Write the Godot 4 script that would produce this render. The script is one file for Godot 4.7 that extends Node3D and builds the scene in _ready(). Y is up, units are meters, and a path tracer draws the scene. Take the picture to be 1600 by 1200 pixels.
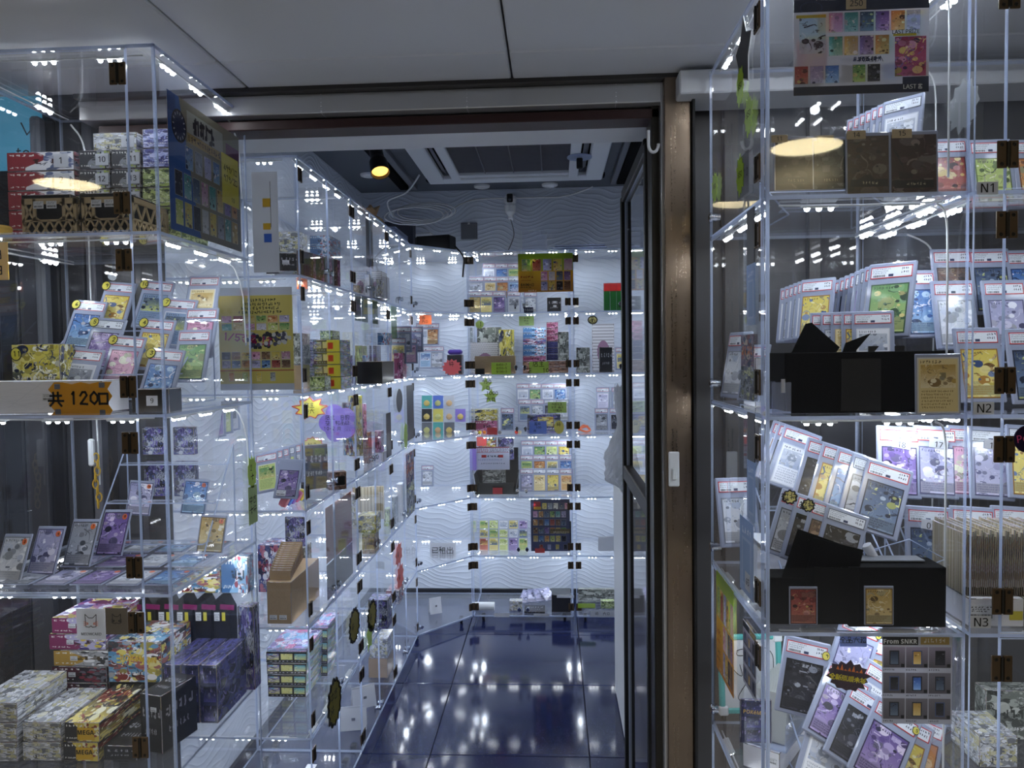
extends Node3D
# A small card shop behind a row of clear acrylic cabinets lit by white led modules.
const F := 1150.0
var cam_basis: Basis
var M := {}
var T := {}
var rng := RandomNumberGenerator.new()
var lvl := [2.08, 1.74, 1.40, 1.06, 0.715, 0.385, 0.045]
var meshes := {}

func _ready():
	# ---- camera, exposure, lights
	cam_basis = Basis(Vector3.UP, deg_to_rad(3.2)) * Basis(Vector3.RIGHT, deg_to_rad(-2.2)) * Basis(Vector3.BACK, deg_to_rad(-0.8))
	var cam := Camera3D.new()
	cam.name = "camera"
	cam.fov = rad_to_deg(2.0 * atan(600.0 / F))
	cam.near = 0.02
	cam.transform = Transform3D(cam_basis, Vector3(0, 1.5, 0))
	add_child(cam)
	cam.current = true
	var env := Environment.new()
	env.background_mode = Environment.BG_COLOR
	env.background_color = Color(0.01, 0.01, 0.012)
	env.tonemap_mode = Environment.TONE_MAPPER_LINEAR
	env.tonemap_exposure = 1.15
	env.sdfgi_enabled = true
	env.ssao_enabled = true
	env.ssil_enabled = true
	var we := WorldEnvironment.new()
	we.name = "surroundings"
	we.environment = env
	add_child(we)
	rng.seed = 7
	make_textures()
	make_materials()
	build_room()
	build_cabinets()
	build_left()
	build_row()
	build_back()
	build_right()
	build_front_right()

# ------------------------------------------------------------------ mesh collecting
class G:
	var v := PackedVector3Array()
	var n := PackedVector3Array()
	var u := PackedVector2Array()
	func tri(a: Vector3, b: Vector3, c: Vector3, ua := Vector2.ZERO, ub := Vector2.ZERO, uc := Vector2.ZERO):   # counter-clockwise from outside
		var nn := (b - a).cross(c - a).normalized()
		v.append_array([a, c, b]); n.append_array([nn, nn, nn]); u.append_array([ua, uc, ub])
	func quad(a: Vector3, b: Vector3, c: Vector3, d: Vector3, r := Rect2(0, 0, 1, 1)):   # bottom left, bottom right, top right, top left
		var e := r.end
		tri(a, b, c, Vector2(r.position.x, e.y), e, Vector2(e.x, r.position.y))
		tri(a, c, d, Vector2(r.position.x, e.y), Vector2(e.x, r.position.y), r.position)
	func face(o: Vector3, a: Vector3, b: Vector3, c: Vector3, d: Vector3):   # quad turned away from o
		if (b - a).cross(c - a).dot(a + c - 2.0 * o) < 0: quad(a, d, c, b)
		else: quad(a, b, c, d)
	# rects: [front, top, side] areas of a printed sheet
	func box(c: Vector3, s: Vector3, ch := 0.0, rects := []):
		var h := s * 0.5
		ch = minf(ch, minf(h.x, minf(h.y, h.z)) * 0.8)
		var k := Vector3(h.x - ch, h.y - ch, h.z - ch)
		var R := Rect2(0, 0, 1, 1)
		var f: Rect2 = rects[0] if rects.size() > 0 else R
		var t: Rect2 = rects[1] if rects.size() > 1 else f
		var w: Rect2 = rects[2] if rects.size() > 2 else f
		quad(c + Vector3(-k.x, -k.y, h.z), c + Vector3(k.x, -k.y, h.z), c + Vector3(k.x, k.y, h.z), c + Vector3(-k.x, k.y, h.z), f)
		quad(c + Vector3(k.x, -k.y, -h.z), c + Vector3(-k.x, -k.y, -h.z), c + Vector3(-k.x, k.y, -h.z), c + Vector3(k.x, k.y, -h.z), f)
		quad(c + Vector3(h.x, -k.y, k.z), c + Vector3(h.x, -k.y, -k.z), c + Vector3(h.x, k.y, -k.z), c + Vector3(h.x, k.y, k.z), w)
		quad(c + Vector3(-h.x, -k.y, -k.z), c + Vector3(-h.x, -k.y, k.z), c + Vector3(-h.x, k.y, k.z), c + Vector3(-h.x, k.y, -k.z), w)
		quad(c + Vector3(-k.x, h.y, k.z), c + Vector3(k.x, h.y, k.z), c + Vector3(k.x, h.y, -k.z), c + Vector3(-k.x, h.y, -k.z), t)
		quad(c + Vector3(-k.x, -h.y, -k.z), c + Vector3(k.x, -h.y, -k.z), c + Vector3(k.x, -h.y, k.z), c + Vector3(-k.x, -h.y, k.z), t)
		if ch <= 0: return
		for sx in [-1, 1]:
			for sy in [-1, 1]:
				face(c, c + Vector3(sx * h.x, sy * k.y, -k.z), c + Vector3(sx * h.x, sy * k.y, k.z), c + Vector3(sx * k.x, sy * h.y, k.z), c + Vector3(sx * k.x, sy * h.y, -k.z))
				face(c, c + Vector3(sx * h.x, -k.y, sy * k.z), c + Vector3(sx * h.x, k.y, sy * k.z), c + Vector3(sx * k.x, k.y, sy * h.z), c + Vector3(sx * k.x, -k.y, sy * h.z))
				face(c, c + Vector3(-k.x, sx * h.y, sy * k.z), c + Vector3(k.x, sx * h.y, sy * k.z), c + Vector3(k.x, sx * k.y, sy * h.z), c + Vector3(-k.x, sx * k.y, sy * h.z))
				for sz in [-1, 1]:
					var p := c + Vector3(sx * h.x, sy * k.y, sz * k.z)
					var q := c + Vector3(sx * k.x, sy * h.y, sz * k.z)
					var r := c + Vector3(sx * k.x, sy * k.y, sz * h.z)
					if (q - p).cross(r - p).dot(p - c) > 0: tri(p, q, r)
					else: tri(p, r, q)
	func lathe(profile: Array, sides := 16, at := Transform3D()):   # profile: Vector2(radius, height) from the bottom up
		for i in profile.size() - 1:
			var p: Vector2 = profile[i]
			var q: Vector2 = profile[i + 1]
			var nn := Vector2(q.y - p.y, p.x - q.x).normalized()
			for k in sides:
				var a := TAU * k / sides
				var b := TAU * (k + 1) / sides
				var A := Vector3(cos(a), 0, -sin(a))
				var B := Vector3(cos(b), 0, -sin(b))
				var pa := at * (A * p.x + Vector3.UP * p.y)
				var pb := at * (B * p.x + Vector3.UP * p.y)
				var qa := at * (A * q.x + Vector3.UP * q.y)
				var qb := at * (B * q.x + Vector3.UP * q.y)
				var na := (at.basis * (A * nn.x + Vector3.UP * nn.y)).normalized()
				var nb := (at.basis * (B * nn.x + Vector3.UP * nn.y)).normalized()
				v.append_array([pa, qb, pb, pa, qa, qb]); n.append_array([na, nb, nb, na, na, nb])
				for j in 6: u.append(Vector2.ZERO)
	func tube(pts: Array, r: float, sides := 7):
		var rings := []
		var side := Vector3.ZERO
		for i in pts.size():
			var d: Vector3 = (pts[min(i + 1, pts.size() - 1)] - pts[max(i - 1, 0)]).normalized()
			side = (side - d * side.dot(d)) if side.length() > 0.01 else (d.cross(Vector3.UP) if absf(d.y) < 0.9 else d.cross(Vector3.RIGHT))
			side = side.normalized()
			var up := side.cross(d)
			var ring := []
			for k in sides:
				var a := TAU * k / sides
				ring.append([pts[i] + (side * cos(a) + up * sin(a)) * r, side * cos(a) + up * sin(a)])
			rings.append(ring)
		for i in rings.size() - 1:
			for k in sides:
				var a = rings[i][k]
				var b = rings[i][(k + 1) % sides]
				var c = rings[i + 1][(k + 1) % sides]
				var d = rings[i + 1][k]
				v.append_array([a[0], b[0], c[0], a[0], c[0], d[0]]); n.append_array([a[1], b[1], c[1], a[1], c[1], d[1]])
				for j in 6: u.append(Vector2.ZERO)
	func prism(poly: PackedVector2Array, z0: float, z1: float):   # a flat outline in x, y given thickness
		var idx := Geometry2D.triangulate_polygon(poly)
		var lo := poly[0]
		var hi := poly[0]
		for p in poly:
			lo = lo.min(p)
			hi = hi.max(p)
		var sz := (hi - lo).max(Vector2(1e-5, 1e-5))
		for i in range(0, idx.size(), 3):
			var a := poly[idx[i]]
			var b := poly[idx[i + 1]]
			var c := poly[idx[i + 2]]
			if (b - a).cross(c - a) < 0:
				var x := b
				b = c
				c = x
			var f := func(p): return Vector2((p.x - lo.x) / sz.x, 1.0 - (p.y - lo.y) / sz.y)
			tri(Vector3(a.x, a.y, z1), Vector3(b.x, b.y, z1), Vector3(c.x, c.y, z1), f.call(a), f.call(b), f.call(c))
			tri(Vector3(a.x, a.y, z0), Vector3(c.x, c.y, z0), Vector3(b.x, b.y, z0), f.call(a), f.call(c), f.call(b))
		var turn := 1.0 if not Geometry2D.is_polygon_clockwise(poly) else -1.0
		for i in poly.size():
			var a := poly[i]
			var b := poly[(i + 1) % poly.size()]
			if turn < 0:
				var x := a
				a = b
				b = x
			quad(Vector3(a.x, a.y, z0), Vector3(b.x, b.y, z0), Vector3(b.x, b.y, z1), Vector3(a.x, a.y, z1))
	func move(t: Transform3D, from := 0):
		for i in range(from, v.size()):
			v[i] = t * v[i]
			n[i] = (t.basis * n[i]).normalized()
	func facet():   # normals anew after the points were moved
		for i in range(0, v.size(), 3):
			var k := (v[i + 2] - v[i]).cross(v[i + 1] - v[i]).normalized()
			if k.length() > 0.5:
				for j in 3: n[i + j] = k
	func onto(m: ArrayMesh, mat: Material):
		var a := []
		a.resize(Mesh.ARRAY_MAX)
		a[Mesh.ARRAY_VERTEX] = v
		a[Mesh.ARRAY_NORMAL] = n
		a[Mesh.ARRAY_TEX_UV] = u
		m.add_surface_from_arrays(Mesh.PRIMITIVE_TRIANGLES, a)
		m.surface_set_material(m.get_surface_count() - 1, mat)
		return m
	func mesh(mat: Material) -> ArrayMesh:
		return onto(ArrayMesh.new(), mat)

# ------------------------------------------------------------------ naming, placing
func thing(called: String, label: String, category: String, at := Vector3.ZERO, turn := Basis.IDENTITY, group := "") -> Node3D:
	var o := Node3D.new()
	o.name = called
	o.transform = Transform3D(turn, at)
	o.set_meta("label", label)
	o.set_meta("category", category)
	if group: o.set_meta("group", group)
	add_child(o, true)
	return o

func part(called: String, m: Mesh, parent: Node, at := Vector3.ZERO, turn := Basis.IDENTITY) -> MeshInstance3D:
	var o := MeshInstance3D.new()
	o.name = called
	o.mesh = m
	o.transform = Transform3D(turn, at)
	parent.add_child(o, true)
	return o

func struct(called: String, m: Mesh, label: String, at := Vector3.ZERO, turn := Basis.IDENTITY) -> MeshInstance3D:
	var o := part(called, m, self, at, turn)
	o.set_meta("kind", "structure")
	o.set_meta("label", label)
	o.set_meta("category", called.split("_")[0])
	return o

func bmesh(c: Vector3, s: Vector3, mat: Material, ch := 0.0, rects := []) -> ArrayMesh:
	var g := G.new()
	g.box(c, s, ch, rects)
	return g.mesh(mat)

func shared(key: String, make: Callable) -> ArrayMesh:
	if not meshes.has(key): meshes[key] = make.call()
	return meshes[key]

# the point of the plane z = -depth that the photograph shows at pixel u, v
func at(u: float, v: float, depth: float) -> Vector3:
	var d := cam_basis * Vector3((u - 800.0) / F, (600.0 - v) / F, -1)
	return Vector3(0, 1.5, 0) + d * (depth / -d.z)

# the same for the plane x = where
func at_x(u: float, v: float, where: float) -> Vector3:
	var d := cam_basis * Vector3((u - 800.0) / F, (600.0 - v) / F, -1)
	return Vector3(0, 1.5, 0) + d * (where / d.x)

# the point at height y on the plane z = -depth below or above pixel column u
func on(u: float, y: float, depth: float) -> Vector3:
	var a := at(u, 600, depth)
	var b := at(u, 700, depth)
	return a.lerp(b, (y - a.y) / (b.y - a.y))

func yaw(d: float) -> Basis: return Basis(Vector3.UP, deg_to_rad(d))

# turned about the upright, leaning back, then turned in its own plane
func lean(turn: float, back: float, roll := 0.0) -> Basis:
	return Basis(Vector3.UP, deg_to_rad(turn)) * Basis(Vector3.RIGHT, deg_to_rad(-back)) * Basis(Vector3.BACK, deg_to_rad(roll))

func nth(i: int) -> String:
	var low := ["first", "second", "third", "fourth", "fifth", "sixth", "seventh", "eighth", "ninth", "tenth", "eleventh", "twelfth", "thirteenth", "fourteenth", "fifteenth", "sixteenth", "seventeenth", "eighteenth", "nineteenth"]
	if i < 19: return low[i]
	var k := (i + 1) % 10
	return ["twentieth", "thirtieth", "fortieth"][(i + 1) / 10 - 2] if k == 0 else ["twenty-", "thirty-", "forty-"][(i + 1) / 10 - 2] + low[k - 1]

func words(n: int) -> String:
	return ["zero", "one", "two", "three", "four", "five", "six", "seven", "eight", "nine", "ten", "eleven", "twelve", "thirteen", "fourteen", "fifteen", "sixteen", "seventeen", "eighteen", "nineteen"][n]

# ------------------------------------------------------------------ painting
func blot(im: Image, cx: float, cy: float, rx: float, ry: float, c: Color, clip: Rect2i):
	for y in range(maxi(int(cy - ry), clip.position.y), mini(int(cy + ry) + 1, clip.end.y)):
		var k := (y - cy) / ry
		var w := rx * sqrt(maxf(0, 1 - k * k))
		var x0 := maxi(int(cx - w), clip.position.x)
		var x1 := mini(int(cx + w), clip.end.x)
		if x1 > x0: im.fill_rect(Rect2i(x0, y, x1 - x0, 1), c)

func streak(im: Image, a: Vector2, b: Vector2, w: float, c: Color, clip: Rect2i):
	var steps := int(a.distance_to(b) / maxf(1, w * 0.5)) + 1
	for i in steps + 1:
		var p := a.lerp(b, float(i) / steps)
		var r := Rect2i(int(p.x - w / 2), int(p.y - w / 2), maxi(1, int(w)), maxi(1, int(w))).intersection(clip)
		if r.has_area(): im.fill_rect(r, c)

func fade(im: Image, r: Rect2i, a: Color, b: Color):
	for y in r.size.y: im.fill_rect(Rect2i(r.position.x, r.position.y + y, r.size.x, 1), a.lerp(b, float(y) / r.size.y))

# a line of small print, too small to be read in the photograph
func print_line(im: Image, x: int, y: int, w: int, h: int, c: Color):
	var p := x
	while p < x + w:
		var k := rng.randi_range(maxi(1, h / 2), h)
		for j in 3: im.fill_rect(Rect2i(p + rng.randi_range(0, k / 2), y + rng.randi_range(0, maxi(0, h - 2)), maxi(1, k / 2), maxi(1, h / 4)), c)
		im.fill_rect(Rect2i(p + rng.randi_range(0, k - 1), y, maxi(1, h / 5), h), c)
		p += k + maxi(1, h / 3)

# swirling picture without any figure
func art(im: Image, r: Rect2i, cols: Array, busy := 9):
	fade(im, r, cols[0], cols[1])
	var s := float(mini(r.size.x, r.size.y))
	for i in busy:
		var c: Color = cols[rng.randi() % cols.size()]
		c = c.lightened(rng.randf() * 0.35) if rng.randf() < 0.6 else c.darkened(rng.randf() * 0.4)
		var p := Vector2(r.position) + Vector2(rng.randf() * r.size.x, rng.randf() * r.size.y)
		var z := pow(rng.randf(), 2.2) * (1.0 - 0.75 * i / busy)   # large fields first, fine strokes last
		if rng.randf() < 0.4:
			blot(im, p.x, p.y, s * (0.02 + 0.26 * z), s * (0.015 + 0.2 * z), c, r)
		elif rng.randf() < 0.3:
			var w := int(s * (0.03 + 0.3 * z))
			var rr := Rect2i(int(p.x), int(p.y), w + 1, maxi(1, w / rng.randi_range(1, 6))).intersection(r)
			if rr.has_area(): im.fill_rect(rr, c)
		else:
			var a := rng.randf() * TAU
			for k in 7:
				var q := p + Vector2(cos(a), sin(a)) * s * (0.02 + 0.09 * z)
				streak(im, p, q, maxf(1, s * (0.01 + 0.05 * z) * (1 - k * 0.12)), c, r)
				a += rng.randf_range(-0.3, 0.9)
				p = q

func hx(s: String) -> Array:
	var out := []
	for k in s.split(" "):
		var c := Color(k)
		var l := c.get_luminance()
		out.append(c.lerp(Color(l, l, l * 1.05), 0.3))
	return out

var pals := ["e8c928 f2e27a c07a10 3b62b0", "2f6fd0 9fd0f4 163a80 e8e4f0", "4f9a3a c9dd66 235a2a e6d060", "6a4aa8 b49ae0 2c2058 e0c8f0", "e48ab4 f6cade a85080 f0f0c0", "8a909c c6ccd6 4a505c 70788a", "1c1c24 3c3c4c 0c0c10 808898", "b8322c e8785a 641616 f0c850", "e07a24 f6bb60 8a3c10 f0e090", "2fa39a 9fe0d6 145a58 f0f0e0", "c4ccd8 eef2f8 8a94a8 a8b8d8", "6a4630 a87a50 38241a d8b070", "9a9ad0 d8d4f0 5a5a90 f0f0ff", "a8c83c e4f080 587a1a f6f6c0", "d8a83a f4dc8a 8a6018 fff0c0", "38507a 7a98c0 1c2844 d0d860"]
var pal_names := ["yellow", "blue", "green", "purple", "pink", "grey", "black", "red", "orange", "teal", "silver", "brown", "lilac", "lime", "gold", "slate blue"]

func make_textures():
	var im := Image.create(2048, 1408, false, Image.FORMAT_RGB8)   # cards: a column for each colour, a row for each kind
	for p in 16:
		var cols := hx(pals[p])
		for k in 8:
			var r := Rect2i(p * 128, k * 176, 128, 176)
			im.fill_rect(r, cols[2].darkened(0.1) if k % 2 else Color(0.86, 0.86, 0.88) if k % 4 == 0 else cols[0].lightened(0.2))
			var inn := r.grow(-6)
			if k % 2:
				art(im, inn, cols, 90)
				im.fill_rect(Rect2i(inn.position.x, inn.end.y - 40, inn.size.x, 34), cols[1].darkened(0.25))
				for j in 4: print_line(im, inn.position.x + 6, inn.end.y - 37 + j * 8, 100 - 12 * j, 5, cols[2])
			else:
				im.fill_rect(inn, cols[1])
				art(im, Rect2i(inn.position.x + 6, inn.position.y + 18, inn.size.x - 12, 72), [cols[0], cols[3], cols[1], cols[2]], 60)
				for j in 6: print_line(im, inn.position.x + 8, inn.position.y + 98 + j * 10, 92 - 9 * (j % 3), 6, cols[2])
			print_line(im, inn.position.x + 6, inn.position.y + 5, 62, 9, cols[2].darkened(0.4))
	for q in [[11, 1], [9, 3], [8, 7], [7, 5]]:   # four front cards, dim passage light painted in as darker colours
		var dk := []
		for c in hx(pals[q[0]]): dk.append(c.darkened(0.62).lerp(Color(0.16, 0.12, 0.09), 0.4))
		var r := Rect2i(q[0] * 128, q[1] * 176, 128, 176)
		art(im, r, dk, 90)
		im.fill_rect(Rect2i(r.position.x + 10, r.position.y + 132, 108, 22), Color(0.07, 0.06, 0.06))
		print_line(im, r.position.x + 44, r.position.y + 138, 50, 9, Color(0.75, 0.72, 0.6))
	T.cards = ImageTexture.create_from_image(im)
	im = Image.create(1024, 256, false, Image.FORMAT_RGB8)   # grading labels
	for k in 8:
		var r := Rect2i((k % 4) * 256, (k / 4) * 128, 256, 64)
		im.fill_rect(r, Color(0.75, 0.1, 0.14) if k < 6 else Color(0.35, 0.37, 0.42))
		im.fill_rect(r.grow(-5), Color(0.9, 0.92, 0.95))
		for j in 3: print_line(im, r.position.x + 12, r.position.y + 9 + j * 11, 110 - j * 14, 7, Color(0.12, 0.12, 0.2))
		for j in 26: im.fill_rect(Rect2i(r.position.x + 14 + j * 3, r.position.y + 44, rng.randi_range(1, 2), 12), Color(0.1, 0.1, 0.12))
		im.fill_rect(Rect2i(r.position.x + 112, r.position.y + 42, 30, 14), Color(0.15, 0.2, 0.35))
		for j in 2: print_line(im, r.position.x + 190, r.position.y + 10 + j * 20, 46, 12, Color(0.15, 0.15, 0.25))
	T.labels = ImageTexture.create_from_image(im)
	# cartons: style k has its end at tile 2k and its lid at tile 2k + 1
	im = Image.create(2048, 2048, false, Image.FORMAT_RGB8)
	for k in cartons.size():
		var st: Array = cartons[k]
		var cols := hx(st[0])
		for f in 2:
			var r := Rect2i(((2 * k + f) % 8) * 256, ((2 * k + f) / 8) * 256, 256, 256)
			match st[1]:
				"band":   # a coloured left part with small print, a picture at the right
					im.fill_rect(r, cols[0])
					if f == 0:
						for y in 256:
							var x := 110 + int(40 * sin(y * 0.02 + k)) 
							im.fill_rect(Rect2i(r.position.x + x, r.position.y + y, 256 - x, 1), cols[1])
						for j in 26: blot(im, r.position.x + rng.randi_range(140, 256), r.position.y + rng.randi_range(0, 256), rng.randf_range(5, 22), rng.randf_range(8, 34), cols[2 + rng.randi() % (cols.size() - 2)], r)
						for j in 18:
							var p := Vector2(r.position) + Vector2(rng.randi_range(120, 250), rng.randi_range(10, 246))
							streak(im, p, p + Vector2(rng.randf_range(-30, 30), rng.randf_range(-40, 40)), 4, cols[2 + rng.randi() % (cols.size() - 2)].darkened(0.4), r)
						print_line(im, r.position.x + 12, r.position.y + 28, 110, 26, Color(0.92, 0.92, 0.9))
						print_line(im, r.position.x + 12, r.position.y + 200, 90, 20, Color(0.92, 0.92, 0.9))
						print_line(im, r.position.x + 96, r.position.y + 96, 110, 60, cols[0].darkened(0.6))
					else: art(im, r, cols, 160)
				"art":
					art(im, r, cols, 260)
					print_line(im, r.position.x + 40, r.position.y + 100, 170, 44, cols[2])
					print_line(im, r.position.x + 30, r.position.y + 190, 190, 16, Color(0.9, 0.9, 0.9))
				"windows":   # a dark end with three pictures
					im.fill_rect(r, cols[0])
					if f == 0:
						for j in 3: art(im, Rect2i(r.position.x + 8 + j * 84, r.position.y + 40, 72, 140), [cols[1 + j % 3], cols[2], cols[0], cols[3]], 60)
						print_line(im, r.position.x + 20, r.position.y + 206, 200, 22, Color(0.7, 0.7, 0.75))
					else: art(im, r, [cols[3], cols[2], cols[1], Color(0.85, 0.85, 0.95)], 200)
				"column":   # stacked small pictures down the end of a tall carton
					im.fill_rect(r, cols[0])
					if f == 0:
						for j in 3: art(im, Rect2i(r.position.x + 50, r.position.y + 14 + j * 82, 190, 66), [cols[2], cols[1], cols[0], cols[3]], 60)
						for j in 3: print_line(im, r.position.x + 8, r.position.y + 20 + j * 80, 34, 20, cols[3])
					else: art(im, r, cols, 220)
				"plain":
					im.fill_rect(r, cols[0])
					for j in 26: streak(im, Vector2(r.position) + Vector2(rng.randf() * 256, rng.randf() * 256), Vector2(r.position) + Vector2(rng.randf() * 256, rng.randf() * 256), 1.5, cols[1], r)
					if cols.size() > 2:
						print_line(im, r.position.x + 30, r.position.y + 60, 190, 40, cols[2])
						print_line(im, r.position.x + 50, r.position.y + 150, 140, 26, cols[2])
				"dots":
					im.fill_rect(r, cols[0])
					for y in 16:
						for x in 16: blot(im, r.position.x + 8 + x * 16 + (y % 2) * 8, r.position.y + 8 + y * 16, 4, 4, cols[1], r)
					blot(im, r.position.x + 128, r.position.y + 150, 70, 60, cols[2], r)
					print_line(im, r.position.x + 70, r.position.y + 130, 110, 40, cols[1])
				"ribs":   # the edges of many sheets
					for x in 64: im.fill_rect(Rect2i(r.position.x + x * 4, r.position.y, 4, 256), cols[rng.randi() % cols.size()].darkened(rng.randf() * 0.3))
	T.cartons = ImageTexture.create_from_image(im)
	make_posters()
	# relief of the wall panels: flowing ridges that repeat every half metre
	var N := 512
	var bytes := PackedByteArray()
	bytes.resize(N * N)
	for y in N:
		for x in N:
			var a := TAU * x / N
			var b := TAU * y / N
			var ph := 19.0 * b + 7.5 * sin(a + 0.4 * sin(b)) + 3.0 * sin(2.0 * a + b) + 2.2 * sin(b * 2.0 - a)
			var h := 1.0 - absf(sin(ph * 0.5))
			bytes[y * N + x] = int(255 * h * h)
	T.wave = ImageTexture.create_from_image(Image.create_from_data(N, N, false, Image.FORMAT_L8, bytes))
	var no := FastNoiseLite.new()
	no.seed = 3
	no.frequency = 0.02
	# floor: dark blue with pale flecks
	im = Image.create(512, 512, false, Image.FORMAT_RGB8)
	im.fill(Color(0.125, 0.15, 0.3))
	for i in 5000: im.set_pixel(rng.randi() % 512, rng.randi() % 512, Color(0.125, 0.15, 0.3).lightened(rng.randf() * 0.12))
	for i in 260: im.set_pixel(rng.randi() % 512, rng.randi() % 512, Color(0.5, 0.55, 0.7).lightened(rng.randf() * 0.4))
	T.flecks = ImageTexture.create_from_image(im)
	bytes.resize(256 * 256)
	for y in 256:
		for x in 256: bytes[y * 256 + x] = clampi(int(110 + 70 * no.get_noise_2d(x * 3, y * 0.06) + rng.randf() * 30), 0, 255)
	T.brushed = ImageTexture.create_from_image(Image.create_from_data(256, 256, false, Image.FORMAT_L8, bytes))
	for y in 256:
		for x in 256: bytes[y * 256 + x] = clampi(int(128 + 90 * no.get_noise_2d(x * 2, y * 2) + rng.randf() * 20), 0, 255)
	T.mottle = ImageTexture.create_from_image(Image.create_from_data(256, 256, false, Image.FORMAT_L8, bytes))

var cartons := [
	["b02434 e6e6ea 5a6aa0 a8aec8", "band"], ["3a3e46 8a9098 b6bcc4 9ab030 20242a", "band"], ["2c2c8c 3c40b0 8a9af0 c0c8ff", "art"], ["7a9a20 a0c030 d8e890 305010", "art"],
	["a0286a b8b0e0 e0c020 4a3a90 ffffff", "band"], ["c8941c a8a8ac 2a2a30 e8e8ea", "band"], ["5a1430 2a2030 6a6a78 a02a40", "band"], ["a02420 3a90c8 e0c830 20242c f0f0f0", "art"],
	["28306a 4a4ab8 16182c 7a68c0", "column"], ["16181c 3a3c44 9a9aa0", "plain"], ["d4d8e0 aab0ba b8b070 6a6e76", "art"], ["1a1414 e0c020 a02818 e8e0a0", "band"],
	["b08a58 957244", "plain"], ["c8c8e8 8a70d0 60a8e0 e068a8", "art"], ["17181d 6a5ac8 d8d060 50b0c8", "windows"], ["e0d02a 1a2a5a c8b010 f0f0d0", "art"],
	["dcdce0 30303a a06a90", "dots"], ["70786c 9aa294 363c34 b8bcae", "art"], ["2a6ab0 80c0f0 c03850 f0f0f8", "band"], ["a03060 c85a90 e8a0c0 501030", "band"],
	["7a4a34 9a5a3a 583828 b06a40", "art"], ["20222a 6a5ac8 a0a8b8 3a4a90", "art"], ["d8c8a0 c0ac80 e6dab8 b09a70", "ribs"], ["5a3a30 7a5a4a a07858 3a4a6a", "ribs"],
	["eceef2 d8dce4", "plain"], ["d8d8cc c8c8b8 a8a898 e8e8e0", "ribs"], ["1c2a7a 3040b0 c03050 e8e8f8", "art"], ["0a0a0c 141418", "plain"]]

func tile(k: int) -> Rect2: return Rect2((k % 8) / 8.0, (k / 8) / 8.0, 0.125, 0.125).grow(-0.002)

func tex_of(im: Image) -> ImageTexture: return ImageTexture.create_from_image(im)

func card_grid(im: Image, x: int, y: int, nx: int, ny: int, w: int, h: int, gx: int, gy: int, from := 0):
	for j in ny:
		for i in nx:
			var r := Rect2i(x + i * (w + gx), y + j * (h + gy), w, h)
			im.fill_rect(r, Color(0.75, 0.75, 0.72))
			art(im, r.grow(-2), hx(pals[(from + i * 5 + j * 7 + rng.randi() % 3) % 16]), 36)

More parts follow.
